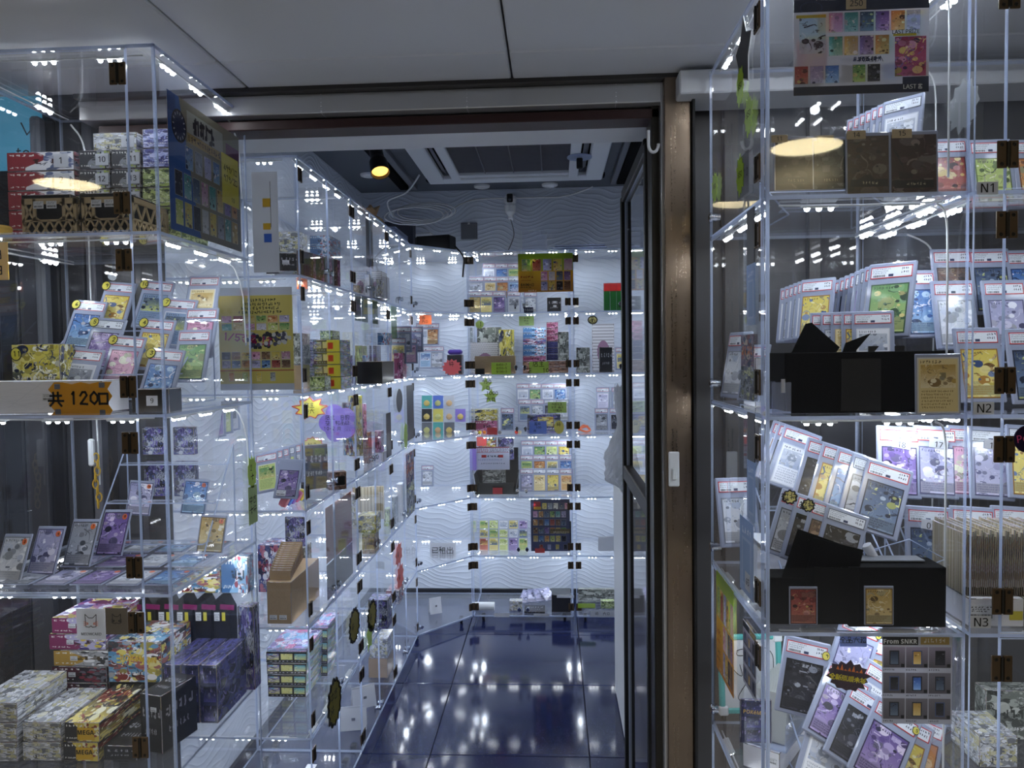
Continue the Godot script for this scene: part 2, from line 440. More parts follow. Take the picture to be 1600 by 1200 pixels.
func make_posters():
	var im := Image.create(512, 420, false, Image.FORMAT_RGB8)   # gold draw poster of the back cabinet
	fade(im, Rect2i(0, 0, 512, 420), Color("93ad38"), Color("ecc83c"))
	fade(im, Rect2i(0, 190, 512, 230), Color("ecc038"), Color("cf9038"))
	card_grid(im, 36, 60, 5, 1, 80, 128, 18, 8)
	card_grid(im, 212, 196, 4, 2, 62, 100, 10, 8, 3)
	print_line(im, 16, 240, 110, 24, Color("a02818")); print_line(im, 30, 284, 80, 12, Color("b03020"))
	print_line(im, 20, 330, 100, 14, Color("2a2410")); print_line(im, 20, 358, 104, 14, Color("2a2410")); print_line(im, 90, 394, 60, 16, Color("f0f0d0"))
	T.gold = tex_of(im)
	im = Image.create(512, 768, false, Image.FORMAT_RGB8)   # pale yellow list
	im.fill(Color("d2c672"))
	im.fill_rect(Rect2i(0, 0, 512, 60), Color("c8ccd4")); im.fill_rect(Rect2i(0, 720, 512, 48), Color("c8ccd4"))
	for j in 4: print_line(im, 200 - j * 20, 84 + j * 30, 200 + j * 30, 20, Color("2a2a20"))
	card_grid(im, 20, 210, 6, 2, 70, 52, 10, 6, 2)
	for i in 60: blot(im, rng.randi_range(180, 490), rng.randi_range(340, 450), 14, 16, [Color("30303a"), Color("c8c8d0"), Color("50506a")][i % 3], Rect2i(180, 330, 320, 130))
	card_grid(im, 14, 480, 7, 2, 62, 60, 7, 4, 5); card_grid(im, 60, 636, 4, 1, 36, 66, 60, 4, 6)
	im.fill_rect(Rect2i(0, 618, 512, 6), Color("a01c40"))
	T.lemon = tex_of(im)
	im = Image.create(640, 512, false, Image.FORMAT_RGB8)   # blue draw poster on the near cabinet
	im.fill(Color("928c78"))
	for y in 512:
		im.fill_rect(Rect2i(0, y, clampi(90 + int(y * 0.3), 0, 640), 1), Color("2f62b4"))
		if y < 70: im.fill_rect(Rect2i(0, y, 60, 1), Color("1d4a96"))
	blot(im, 86, 110, 58, 62, Color("14161e"), Rect2i(0, 0, 640, 512)); blot(im, 86, 110, 50, 54, Color("2a3a60"), Rect2i(0, 0, 640, 512))
	for i in 14: streak(im, Vector2(86 + 40 * cos(i * 0.45), 110 + 44 * sin(i * 0.45)), Vector2(86 + 47 * cos(i * 0.45), 110 + 51 * sin(i * 0.45)), 5, Color("c8ccd8"), Rect2i(0, 0, 640, 512))
	im.fill_rect(Rect2i(500, 60, 140, 70), Color("7a3a6a"))
	im.fill_rect(Rect2i(150, 30, 320, 84), Color("b8b8b0"))
	for q in 2: print_line(im, 190, 40 + q * 4, 220, 62, Color("1c1820"))
	im.fill_rect(Rect2i(150, 116, 290, 36), Color("b49a5a")); print_line(im, 160, 122, 270, 22, Color("3a2a1a"))
	card_grid(im, 130, 170, 4, 1, 62, 90, 18, 8); card_grid(im, 40, 280, 8, 2, 60, 96, 12, 14, 4)
	T.blue = tex_of(im)
	im = Image.create(768, 560, false, Image.FORMAT_RGB8)   # white prize poster on the right cabinet
	im.fill(Color("d4d4dc"))
	im.fill_rect(Rect2i(0, 0, 768, 74), Color("1b2440")); im.fill_rect(Rect2i(0, 510, 768, 50), Color("1b2440")); im.fill_rect(Rect2i(620, 470, 148, 90), Color("1b2440"))
	for i in 30: streak(im, Vector2(100 + 60 * cos(i * 0.21), 50 + 34 * sin(i * 0.21)), Vector2(100 + 64 * cos(i * 0.21), 50 + 36 * sin(i * 0.21)), 4, Color("3a4a78"), Rect2i(0, 0, 210, 74))
	card_grid(im, 200, 82, 6, 1, 80, 116, 8, 8, 3); card_grid(im, 200, 220, 4, 1, 80, 114, 8, 8, 9)
	card_grid(im, 4, 388, 3, 1, 80, 106, 8, 8, 7); card_grid(im, 336, 388, 2, 1, 74, 104, 10, 8, 1)
	art(im, Rect2i(576, 236, 176, 230), hx("c0285a e05a90 6a2a90 f0c040"), 120)
	art(im, Rect2i(32, 106, 150, 210), hx("a8d0e0 c8dce4 22202a 3a3440"), 70)
	im.fill_rect(Rect2i(14, 90, 170, 18), Color("c8b030")); im.fill_rect(Rect2i(566, 218, 130, 14), Color("c8b030"))
	for j in 2: print_line(im, 340, 344 + j * 0, 150, 26, Color("2a3460"))
	T.prize = tex_of(im)
	im = Image.create(512, 700, false, Image.FORMAT_RGB8)   # slate card list of the back cabinet
	fade(im, Rect2i(0, 0, 512, 700), Color("4a5068"), Color("5c6488"))
	im.fill_rect(Rect2i(40, 30, 90, 70), Color("b03030")); im.fill_rect(Rect2i(40, 100, 100, 40), Color("c89a30"))
	for j in 5: card_grid(im, 30 if j else 150, 50 + j * 110, 6 if j else 5, 1, 62, 84, 12, 8, j * 3)
	im.fill_rect(Rect2i(250, 400, 260, 60), Color("8a7a50")); print_line(im, 260, 405, 240, 20, Color("2a2a30")); print_line(im, 290, 434, 200, 20, Color("e8e0c0"))
	card_grid(im, 110, 610, 4, 1, 46, 70, 60, 8, 5)
	T.slate = tex_of(im)
	im = Image.create(512, 640, false, Image.FORMAT_RGB8)   # resale price sheet
	im.fill(Color("c6c8d2"))
	im.fill_rect(Rect2i(0, 6, 262, 64), Color("101014")); im.fill_rect(Rect2i(280, 6, 210, 60), Color("b89a50"))
	print_line(im, 300, 22, 160, 28, Color("e8e0c8"))
	for j in 3:
		for i in 3:
			var r := Rect2i(6 + i * 168, 84 + j * 186, 160, 150)
			fade(im, r, Color("a8a0b0") if j == 0 else Color("8a8790"), Color("6a6670"))
			im.fill_rect(Rect2i(r.position.x + 46, r.position.y + 26, 72, 104), [Color("3a3e48"), Color("5a6a98"), Color("2c2e38")][(i + j) % 3])
			art(im, Rect2i(r.position.x + 54, r.position.y + 34, 56, 90), hx(pals[[15, 14, 6, 1][(i + 2 * j) % 4]]), 8)
			im.fill_rect(Rect2i(r.end.x - 28, r.end.y - 28, 24, 24), Color("1a1a20"))
			print_line(im, r.position.x, r.end.y + 8, 74, 12, Color("2a2a34"))
	T.resale = tex_of(im)
	im = Image.create(420, 512, false, Image.FORMAT_RGB8)   # price board of the back cabinet
	im.fill(Color("d0d4e4"))
	im.fill_rect(Rect2i(0, 0, 420, 24), Color("803040")); im.fill_rect(Rect2i(10, 120, 400, 8), Color("a02434"))
	for j in 3:
		print_line(im, 16, 34 + j * 30, 130, 22, Color("b02a30")); print_line(im, 170, 34 + j * 30, 230, 20, Color("202030"))
	for i in 2: im.fill_rect(Rect2i(70 + i * 210, 180, 60, 60), Color("b03030"))
	print_line(im, 140, 190, 120, 40, Color("303040")); print_line(im, 20, 280, 300, 20, Color("5060a0"))
	im.fill_rect(Rect2i(0, 330, 420, 182), Color("d0d4e4")); print_line(im, 60, 360, 300, 24, Color("303050"))
	T.price = tex_of(im)
	im = Image.create(256, 512, false, Image.FORMAT_RGB8)   # faded collage sheets: three stacked pictures
	fade(im, Rect2i(0, 0, 256, 512), Color("9ab4d8"), Color("a8bcd8"))
	im.fill_rect(Rect2i(40, 130, 180, 330), Color("b8c8e0")); im.fill_rect(Rect2i(60, 150, 140, 290), Color("98b2d4"))
	print_line(im, 50, 60, 170, 40, Color("e8eef8"))
	T.frame = tex_of(im)
	im = Image.create(256, 512, false, Image.FORMAT_RGB8)
	art(im, Rect2i(0, 0, 256, 250), hx("5a4a6a 8a6a90 d8c0a0 3a5a90 c05a60"), 260)
	art(im, Rect2i(0, 250, 256, 262), hx("6a7488 98a2b4 c8d070 4a5468"), 240)
	print_line(im, 20, 90, 210, 60, Color("e08a50"))
	T.collage = tex_of(im)
	im = Image.create(512, 256, false, Image.FORMAT_RGB8)   # barcodes and small stickers
	im.fill(Color("dcdfe4"))
	for k in 4:
		var x := k * 128
		for j in 36: im.fill_rect(Rect2i(x + 10 + j * 3, 150, rng.randi_range(1, 2), 70), Color("15151a"))
		for j in 3: print_line(im, x + 12, 24 + j * 34, 100 - j * 16, 20, Color("26262e"))
	T.codes = tex_of(im)

# ------------------------------------------------------------------ materials
func mat(c: Color, rough := 0.6, metal := 0.0) -> StandardMaterial3D:
	var m := StandardMaterial3D.new()
	m.albedo_color = c
	m.roughness = rough
	m.metallic = metal
	return m

func printed(t: Texture2D, rough := 0.5, coat := 0.0) -> StandardMaterial3D:
	var m := mat(Color.WHITE, rough)
	m.albedo_texture = t
	if coat > 0:
		m.clearcoat_enabled = true
		m.clearcoat = coat
		m.clearcoat_roughness = 0.12
	return m

func make_materials():
	var p := mat(Color(0.86, 0.9, 1.0, 0.022), 0.03)
	p.transparency = BaseMaterial3D.TRANSPARENCY_ALPHA
	p.metallic_specular = 0.62
	M.pane = p
	M.film = mat(Color(0.8, 0.84, 0.95, 0.22), 0.08)
	M.film.transparency = BaseMaterial3D.TRANSPARENCY_ALPHA
	M.rim = mat(Color(0.74, 0.78, 0.86), 0.15)
	M.rim.backlight_enabled = true
	M.rim.backlight = Color(0.7, 0.75, 0.85)
	M.case_plastic = mat(Color(0.64, 0.67, 0.76), 0.12)
	M.case_plastic.backlight_enabled = true
	M.case_plastic.backlight = Color(0.35, 0.37, 0.45)
	M.led = mat(Color(1, 1, 1), 0.4)
	M.led.emission_enabled = true
	M.led.emission = Color(0.95, 0.975, 1.0)
	M.led.emission_energy_multiplier = 45.0
	M.white = mat(Color(0.88, 0.89, 0.9), 0.45)
	M.paper = mat(Color(0.82, 0.83, 0.86), 0.8)
	M.black = mat(Color(0.06, 0.06, 0.065), 0.5)
	M.matte_black = mat(Color(0.03, 0.03, 0.035), 0.9)
	M.matte_black.metallic_specular = 0.25
	M.ink = mat(Color(0.03, 0.03, 0.035), 0.7)
	M.bronze = mat(Color(0.36, 0.29, 0.21), 0.45, 0.35)
	M.dark_metal = mat(Color(0.16, 0.145, 0.12), 0.4, 0.4)
	M.chrome = mat(Color(0.82, 0.84, 0.88), 0.12, 1.0)
	M.lime = mat(Color(0.72, 0.86, 0.08), 0.6)
	M.yellow = mat(Color(0.9, 0.72, 0.06), 0.6)
	M.lemon_paper = mat(Color(0.92, 0.87, 0.25), 0.6)
	M.red = mat(Color(0.85, 0.08, 0.05), 0.6)
	M.coral = mat(Color(0.92, 0.3, 0.22), 0.6)
	M.orange = mat(Color(0.95, 0.42, 0.05), 0.6)
	M.violet = mat(Color(0.56, 0.44, 0.86), 0.6)
	M.pink = mat(Color(0.9, 0.25, 0.55), 0.6)
	M.sky = mat(Color(0.18, 0.42, 0.85), 0.6)
	for k in ["paper", "lime", "yellow", "lemon_paper", "red", "coral", "orange", "violet", "pink", "sky"]:
		M[k].backlight_enabled = true
		M[k].backlight = Color(0.75, 0.75, 0.75)
	M.beige = mat(Color(0.72, 0.64, 0.5), 0.5)
	M.kraft = mat(Color(0.62, 0.48, 0.3), 0.8)
	M.teal = mat(Color(0.35, 0.72, 0.7), 0.5)
	M.grey = mat(Color(0.42, 0.43, 0.46), 0.5)
	M.cards = printed(T.cards, 0.35, 0.3)
	M.labels = printed(T.labels, 0.4)
	M.cartons = printed(T.cartons, 0.4, 0.35)
	M.dull_cartons = printed(T.cartons, 0.75)
	M.codes = printed(T.codes, 0.6)
	for k in ["gold", "lemon", "blue", "prize", "slate", "resale", "price", "frame", "collage"]:
		M["print_" + k] = printed(T[k], 0.35)
		M["print_" + k].backlight_enabled = true
		M["print_" + k].backlight = Color(0.85, 0.85, 0.85)
	M.wall = mat(Color(0.8, 0.83, 0.88), 0.5)
	M.wall.heightmap_enabled = true
	M.wall.heightmap_texture = T.wave
	M.wall.heightmap_scale = 0.2
	M.wall.uv1_triplanar = true
	M.wall.uv1_world_triplanar = true
	M.wall.uv1_scale = Vector3(2, 2, 2)
	M.floor = mat(Color(1, 1, 1), 0.1)
	M.floor.albedo_texture = T.flecks
	M.floor.uv1_triplanar = true
	M.floor.uv1_world_triplanar = true
	M.floor.uv1_scale = Vector3(1.6, 1.6, 1.6)
	M.grout = mat(Color(0.03, 0.035, 0.07), 0.6)
	M.steel = mat(Color(0.78, 0.78, 0.79), 1.0, 0.6)
	M.steel.roughness_texture = T.brushed
	M.steel.roughness = 0.42
	M.steel.uv1_triplanar = true
	M.steel.uv1_scale = Vector3(3, 3, 3)
	M.warm_steel = mat(Color(0.5, 0.44, 0.38), 1.0, 1.0)
	M.warm_steel.roughness_texture = T.brushed
	M.warm_steel.roughness = 0.7
	M.warm_steel.uv1_triplanar = true
	M.warm_steel.uv1_scale = Vector3(3, 3, 3)
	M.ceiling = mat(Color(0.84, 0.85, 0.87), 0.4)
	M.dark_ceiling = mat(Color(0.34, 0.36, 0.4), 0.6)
	M.hall = mat(Color(0.3, 0.27, 0.25), 0.5)
	M.hall.albedo_texture = T.mottle
	M.hall.uv1_triplanar = true
	M.glass = p
	M.hall_floor = mat(Color(0.55, 0.54, 0.52), 0.4)  # lightened so that lamp light bounces up to the passage ceiling
	M.maroon = mat(Color(0.2, 0.09, 0.09), 0.5)
	M.warm = mat(Color(1, 1, 1), 0.5)
	M.warm.emission_enabled = true
	M.warm.emission = Color(1.0, 0.72, 0.3)
	M.warm.emission_energy_multiplier = 2.0
	M.cream = mat(Color(1, 1, 1), 0.5)
	M.cream.emission_enabled = true
	M.cream.emission = Color(1.0, 0.93, 0.74)
	M.cream.emission_energy_multiplier = 20.0

# ------------------------------------------------------------------ lettering
# pen strokes on a ten by ten field, two digits a point, a space between strokes
var pen := {
	"0": "51333658767351", "1": "425158", "2": "334161733878", "3": "32517254765837", "4": "613686 6368", "5": "71313464765837", "6": "61343758765536", "7": "317148",
	"8": "513254765836547251", "9": "735433517368", "$": "724234766737 5059", "/": "7128", "-": "3575", "!": "5156 5859", "?": "32517254 5556 5859", ".": "5859",
	"共": "1383 3136 6166 0696 3719 6789", "口": "2228 2272 7278 2878", "抽": "0232 2028 0635 4349999343 6069 4696", "全": "5004 5094 2474 5459 3676 1999",
	"新": "0141 2021 1213 3233 0444 0646 2429 2608 2648 9062 6259 6494 8489", "原": "1191 1109 3383863633 3484 6669 4739 8799 6153",
	"膜": "0917113139 1333 1636 4191 6062 8082 5393955553 4797 7577 7759 7799", "未": "2272 0494 5059 5418 5498", "拆": "0232 2028 0635 9052 5249 5494 7479 6778",
	"已": "11818515 13188887", "租": "3001 0343 2129 2306 2346 58518188 5383 5585 4999", "出": "5059 21248481 15199995", "中": "1282861612 5059", "古": "0292 5054 2474792924",
	"店": "5051 1191 1109 5255 5383 3585893935", "主": "5061 1282 2575 0999 5259", "品": "3060643430 0545490905 5595995955", "自": "5041 2181892921 2484 2686", "月": "1927217179 2373 2676",
	"大": "0393 503319 5399", "女": "402579 735719 0393", "王": "1181 1585 0999 5159", "海": "1021 0314 0926 5032 4191 534898 539389 3595", "賊": "01313606 01060343 0343 1709 2739 4393 7099 9569 5459 4666",
	"獎": "1014 0454 3034 5080 5363 8485 0696 5019 5699", "封": "0242 2024 0444 0646 2429 0948 5393 808969 6576", "入": "4051 5109 5199", "賞": "5052 3122 7182 1292 3363653533 2686892926 2888",
	"で": "1181 8244 4668 7373 8283", "る": "21712656 5674768847 5847", "超": "0141 2024 0444 2428 2646 1619 0999 5181 8174 6143 5686885856", "特": "2028 0313 0635 4282 6062 3595 7479 4657", "的": "2011 1141491911 1444 6051 5191 9189 8979 5465",
	"確": "0141 2006 16464919 16 5191 6062 6459 5494 5696 5999", "精": "2029 0343 1112 3132 5191 5393 0546 5999 5686898676 5656", "刻": "0141 2004 3418 5164", "年": "3014 2282 1585 2225 0797 5259", "本": "0292 5059 5217 5297 3676",
	"卡": "5053 5393 0494 5459 5678", "特價": "0"}

func ribbons(g: G, text: String, h: float, w: float, at0 := Vector2.ZERO, rough := 0.0):
	var x := at0.x
	for ch in text:
		if pen.has(ch):
			for s in pen[ch].split(" "):
				var pts := []
				for i in range(0, s.length() - 1, 2): pts.append(Vector2(x + int(s[i]) * h / 10.0 + rng.randf_range(-1, 1) * rough * h, at0.y + h - int(s[i + 1]) * h / 10.0 + rng.randf_range(-1, 1) * rough * h))
				for i in pts.size() - 1:
					var a: Vector2 = pts[i]
					var b: Vector2 = pts[i + 1]
					if a.distance_to(b) < 1e-6: continue
					var d := (b - a).normalized() * w * 0.5
					var k := Vector2(-d.y, d.x)
					a -= d * 0.8
					b += d * 0.8
					g.quad(Vector3(a.x - k.x, a.y - k.y, 0), Vector3(b.x - k.x, b.y - k.y, 0), Vector3(b.x + k.x, b.y + k.y, 0), Vector3(a.x + k.x, a.y + k.y, 0))
		x += h * (0.62 if ch.unicode_at(0) < 256 else 1.05)

func ink_width(text: String, h: float) -> float:
	var x := 0.0
	for ch in text: x += h * (0.62 if ch.unicode_at(0) < 256 else 1.05)
	return x

# handwriting in several lines, centred at the place given
func ink(lines: Array, parent: Node, place: Vector3, h: float, m: Material, w := 0.09, slant := 0.0, rough := 0.02):
	var g := G.new()
	var y := (lines.size() - 1) * h * 0.6 - h * 0.5
	for l in lines:
		ribbons(g, l, h, h * w, Vector2(-ink_width(l, h) / 2, y), rough)
		y -= h * 1.2
	return part("writing", g.mesh(m), parent, place, Basis(Vector3.BACK, slant))

func type(text: String, parent: Node, place: Vector3, h: float, m: Material, turn := Basis.IDENTITY, bold := false):
	var t := TextMesh.new()
	var f := SystemFont.new()
	f.font_names = ["Droid Sans"]
	if bold: f.font_weight = 700
	t.font = f
	t.font_size = 48
	t.text = text
	t.pixel_size = h / 36.0
	t.depth = 0.0004
	t.curve_step = 3.0
	t.material = m
	return part("lettering", t, parent, place, turn)

# ------------------------------------------------------------------ the place
func build_room():
	var g := G.new()
	# shop floor and its tiles
	g.box(Vector3(0, -0.06, -0.9), Vector3(6.2, 0.1, 7.6))
	var fl := struct("floor", g.mesh(M.grout), "dark blue polished floor of large square tiles with pale flecks")
	var tm := bmesh(Vector3.ZERO, Vector3(0.597, 0.012, 0.597), M.floor, 0.0015)
	for i in range(-2, 3):
		for k in 5: part("tile", tm, fl, Vector3(-0.18 + i * 0.6, -0.006, -4.2 + k * 0.6 + 0.0))
	g = G.new()
	g.box(Vector3(-0.1, -0.005, 0.76), Vector3(6, 0.008, 4.7))
	struct("floor_hall", g.mesh(M.hall_floor), "pale floor of the passage in front of the shop, lightened to bounce light")
	# walls of the shop
	g = G.new()
	g.box(Vector3(-1.21, 1.25, -3.2), Vector3(0.1, 2.6, 2.8))
	struct("wall_left", g.mesh(M.wall), "white wall panel with flowing wave relief behind the long cabinet row")
	g = G.new()
	g.box(Vector3(-0.05, 1.25, -4.55), Vector3(2.4, 2.6, 0.1))
	struct("wall_back", g.mesh(M.wall), "white wave relief wall at the far end of the shop")
	g = G.new()
	g.box(Vector3(1.1, 1.25, -3.2), Vector3(0.1, 2.6, 2.7))
	struct("wall_right", g.mesh(M.wall), "white wave relief wall on the right behind the glass door")
	struct("baseboard_back", bmesh(Vector3(-0.05, 0.03, -4.493), Vector3(2.3, 0.06, 0.014), M.grout, 0.002), "dark blue baseboard along the far wall")
	struct("baseboard_left", bmesh(Vector3(-1.153, 0.03, -3.2), Vector3(0.014, 0.06, 2.6), M.grout, 0.002), "dark blue baseboard along the wall behind the cabinet row")
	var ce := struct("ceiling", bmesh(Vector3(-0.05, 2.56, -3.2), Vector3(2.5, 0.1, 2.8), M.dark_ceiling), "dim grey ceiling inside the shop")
	for r in [[-0.86, 0.05], [-0.8, 0.035], [0.415, 0.07], [0.36, 0.03]]:
		part("rail_slot", bmesh(Vector3(r[0], 2.497, -3.85), Vector3(r[1], 0.03, 0.96), M.matte_black if r[1] > 0.04 else M.grey, 0.003), ce)
	part("slot", bmesh(Vector3(-0.2, 2.5, -4.17), Vector3(1.0, 0.02, 0.05), M.matte_black), ce)
	# front: bulkhead, lintel, jambs
	var by := 2.05
	struct("trim_1", bmesh(Vector3(0.0, (by + 2.62) / 2, -1.88), Vector3(2.6, 2.62 - by, 0.14), M.ceiling, 0.003), "pale grey bulkhead inside above the shop entrance")
	struct("trim_2", bmesh(Vector3(-0.39, 2.108, -1.675), Vector3(1.4, 0.012, 0.05), mat(Color(0.2, 0.19, 0.19), 0.5), 0.002), "dark strip between the ceiling and the steel lintel")
	struct("trim_3", bmesh(Vector3(-0.39, 2.08, -1.70), Vector3(1.4, 0.044, 0.06), M.steel, 0.002), "brushed steel lintel over the shop entrance")
	struct("trim_4", bmesh(Vector3(-0.39, 2.042, -1.73), Vector3(1.34, 0.022, 0.07), M.maroon, 0.002), "dark maroon door rail under the steel lintel")
	var wl := struct("wall_front_left", bmesh(Vector3(-2.0, 1.2, -1.86), Vector3(1.94, 2.5, 0.12), M.hall), "dark shopfront wall of upright strips beside the entrance")
	# upright strips of the shopfront, tone by tone
	for s in [[-1.36, 0.05, 0.05], [-1.30, 0.055, 0.16], [-1.245, 0.035, 0.05], [-1.19, 0.06, 0.13], [-1.14, 0.024, 0.26], [-1.06, 0.06, 0.12]]:
		part("strip", bmesh(Vector3(s[0], 1.05, -1.79), Vector3(s[1], 2.1, 0.024 + s[2] * 0.06), mat(Color(s[2] * 1.6 + 0.05, s[2] * 1.6 + 0.05, s[2] * 1.7 + 0.06), 0.35), 0.003), wl)
	part("corner_post", bmesh(Vector3(-1.255, 1.75, -1.76), Vector3(0.026, 0.7, 0.03), mat(Color(0.5, 0.52, 0.56), 0.4), 0.006), wl)
	var wr := struct("wall_front_right", bmesh(Vector3(1.4, 1.2, -1.80), Vector3(2.18, 2.5, 0.12), mat(Color(0.26, 0.25, 0.25), 0.4)), "grey shopfront wall behind the near cabinets on the right")
	for s in [[0.42, 0.05], [0.6, 0.03], [0.78, 0.05], [0.95, 0.04]]: part("strip", bmesh(Vector3(s[0], 1.05, -1.735), Vector3(s[1], 2.1, 0.02), mat(Color(0.34, 0.33, 0.32), 0.35, 0.3), 0.003), wr)
	struct("trim_5", bmesh(Vector3(0.75, 2.075, -1.66), Vector3(0.95, 0.05, 0.12), M.ceiling, 0.003), "pale ledge at the ceiling beside the door jamb")
	# door jamb with its latch plate and hook
	var j := struct("trim_6", bmesh(Vector3(0.279, 1.05, -1.70), Vector3(0.058, 2.11, 0.10), M.warm_steel, 0.002), "brown steel door jamb right of the entrance")
	part("channel", bmesh(Vector3(0.238, 1.05, -1.74), Vector3(0.02, 2.1, 0.09), M.dark_metal, 0.002), j)
	part("channel", bmesh(Vector3(0.248, 1.05, -1.683), Vector3(0.006, 2.1, 0.03), M.steel, 0.001), j)
	part("channel", bmesh(Vector3(0.311, 1.05, -1.68), Vector3(0.006, 2.1, 0.09), M.black, 0.001), j)
	g = G.new()
	var q := at(1053, 733, 1.648)
	g.box(Vector3.ZERO, Vector3(0.024, 0.078, 0.006), 0.003)
	var lt := thing("door_latch", "white oval latch plate with a small thumb lever on the steel jamb", "latch", q)
	part("plate", g.mesh(M.white), lt)
	part("lever", bmesh(Vector3(0, -0.01, 0.006), Vector3(0.009, 0.026, 0.008), M.white, 0.002), lt)
	g = G.new()
	var hk := []
	for i in 13:
		var a := PI * i / 12.0
		hk.append(Vector3(-0.011 * cos(a), -0.018 * sin(a), 0))
	hk.push_front(Vector3(-0.011, 0.03, 0))
	g.tube(hk, 0.0035, 8)
	part("hook", g.mesh(M.white), thing("wall_hook", "white plastic hook high on the door channel", "hook", at(1021, 225, 1.665)))
	get_node("wall_hook").get_node("hook").name = "bent_rod"
	# the passage
	var hc := struct("ceiling_hall", bmesh(Vector3(-0.2, 2.2, 0.66), Vector3(6.2, 0.1, 4.64), M.grey), "flat passage ceiling of pale square panels")
	for i in range(-5, 5):
		for k in 8:
			var zc := -1.51 + 0.6 * k
			var z0 := maxf(zc - 0.6, -1.66)
			part("ceiling_panel", bmesh(Vector3(-0.083 + 0.6 * (i + 0.5), 2.131, (zc + z0) / 2), Vector3(0.5955, 0.036, zc - z0 - 0.0045), M.ceiling, 0.003), hc)
	struct("wall_hall_left", bmesh(Vector3(-3.1, 1.05, 0.6), Vector3(0.1, 2.3, 4.9), M.hall), "dim wall at the left end of the passage")
	struct("wall_hall_right", bmesh(Vector3(2.65, 1.05, 0.6), Vector3(0.1, 2.3, 4.9), M.hall), "dim wall at the right end of the passage")
	struct("wall_hall_back", bmesh(Vector3(-0.2, 1.05, 2.9), Vector3(6.2, 2.3, 0.1), M.hall), "dim wall across the passage")
	for p in [Vector3(-1.647, 2.112, -0.21), Vector3(0.756, 2.112, -0.07), Vector3(-0.9, 2.112, 0.9), Vector3(0.3, 2.112, 1.1)]:  # last two are added unseen lamps that brighten the passage
		var n := thing("ceiling_light", "round cream downlight in the passage ceiling " + ("above the left cabinet front" if p.x < -1 else "above the right cabinet front" if p.z < 0 else "added as fill further back on the left" if p.x < 0 else "added as fill further back on the right"), "light", p, Basis.IDENTITY, "passage downlights")
		g = G.new()
		g.lathe([Vector2(0.0, -0.006), Vector2(0.1, -0.006), Vector2(0.1, 0.0)], 28)
		part("lamp_disc", g.mesh(M.cream), n)
		g = G.new()
		g.lathe([Vector2(0.1, -0.008), Vector2(0.112, -0.008), Vector2(0.116, 0.001)], 28)
		part("ring", g.mesh(M.white), n)
		var l := SpotLight3D.new()
		l.name = "ceiling_lamp"
		l.position = p + Vector3(0, -0.012, 0)
		l.rotation_degrees = Vector3(-90, 0, 0)
		l.light_color = Color(1.0, 0.93, 0.78) if p.z < 0 else Color(0.95, 0.97, 1.0)
		l.light_energy = 0.02 if p.z < 0 else 6.5
		l.light_size = 0.05
		l.spot_angle = 70
		l.spot_range = 6
		l.spot_attenuation = 2
		l.shadow_enabled = true
		add_child(l)

# ------------------------------------------------------------------ cabinets
# a sheet of clear acrylic standing on its long edge from a to b, y0 to y1, with polished edges of thickness th
func sheet(a: Vector2, b: Vector2, y0: float, y1: float, th := 0.005) -> ArrayMesh:
	var d := (b - a).normalized()
	var nn := Vector3(d.y, 0, -d.x) * th
	var A := Vector3(a.x, y0, a.y)
	var B := Vector3(b.x, y0, b.y)
	var C := Vector3(b.x, y1, b.y)
	var D := Vector3(a.x, y1, a.y)
	var g := G.new()
	g.quad(A, B, C, D)
	var m := g.mesh(M.pane)
	var e := G.new()
	e.quad(A + nn, A, D, D + nn)
	e.quad(B, B + nn, C + nn, C)
	e.quad(D, C, C + nn, D + nn)
	e.quad(A + nn, B + nn, B, A)
	return e.onto(m, M.rim)

# a shelf: clear sheet with polished edges round an outline (x, z)
func plate(outline: Array, y: float, th := 0.006) -> ArrayMesh:
	var poly := PackedVector2Array()
	for p in outline: poly.append(Vector2(p.x, -p.y))
	var g := G.new()
	var idx := Geometry2D.triangulate_polygon(poly)
	for i in range(0, idx.size(), 3):
		var t := []
		for k in 3: t.append(Vector3(poly[idx[i + k]].x, y, -poly[idx[i + k]].y))
		if (t[1] - t[0]).cross(t[2] - t[0]).y < 0: t = [t[0], t[2], t[1]]
		g.tri(t[0], t[1], t[2])
		g.tri(t[0] + Vector3.DOWN * th, t[2] + Vector3.DOWN * th, t[1] + Vector3.DOWN * th)
	var m := g.mesh(M.pane)
	var e := G.new()
	var mid := Vector3.ZERO
	for p in outline: mid += Vector3(p.x, y, p.y) / outline.size()
	for i in outline.size():
		var p: Vector2 = outline[i]
		var q: Vector2 = outline[(i + 1) % outline.size()]
		e.face(mid, Vector3(p.x, y - th, p.y), Vector3(q.x, y - th, q.y), Vector3(q.x, y, q.y), Vector3(p.x, y, p.y))
	return e.onto(m, M.rim)

func led_module() -> ArrayMesh:
	return shared("led", func():
		var g := G.new()
		g.box(Vector3(0, -0.002, 0), Vector3(0.056, 0.004, 0.013), 0.001)
		var m := g.mesh(M.white)
		var e := G.new()
		for i in [-1, 0, 1]: e.lathe([Vector2(0.0, -0.0105), Vector2(0.0036, -0.009), Vector2(0.005, -0.004)], 6, Transform3D(Basis.IDENTITY, Vector3(i * 0.0185, 0, 0)))
		return e.onto(m, M.led))

var led_energy := 0.0045
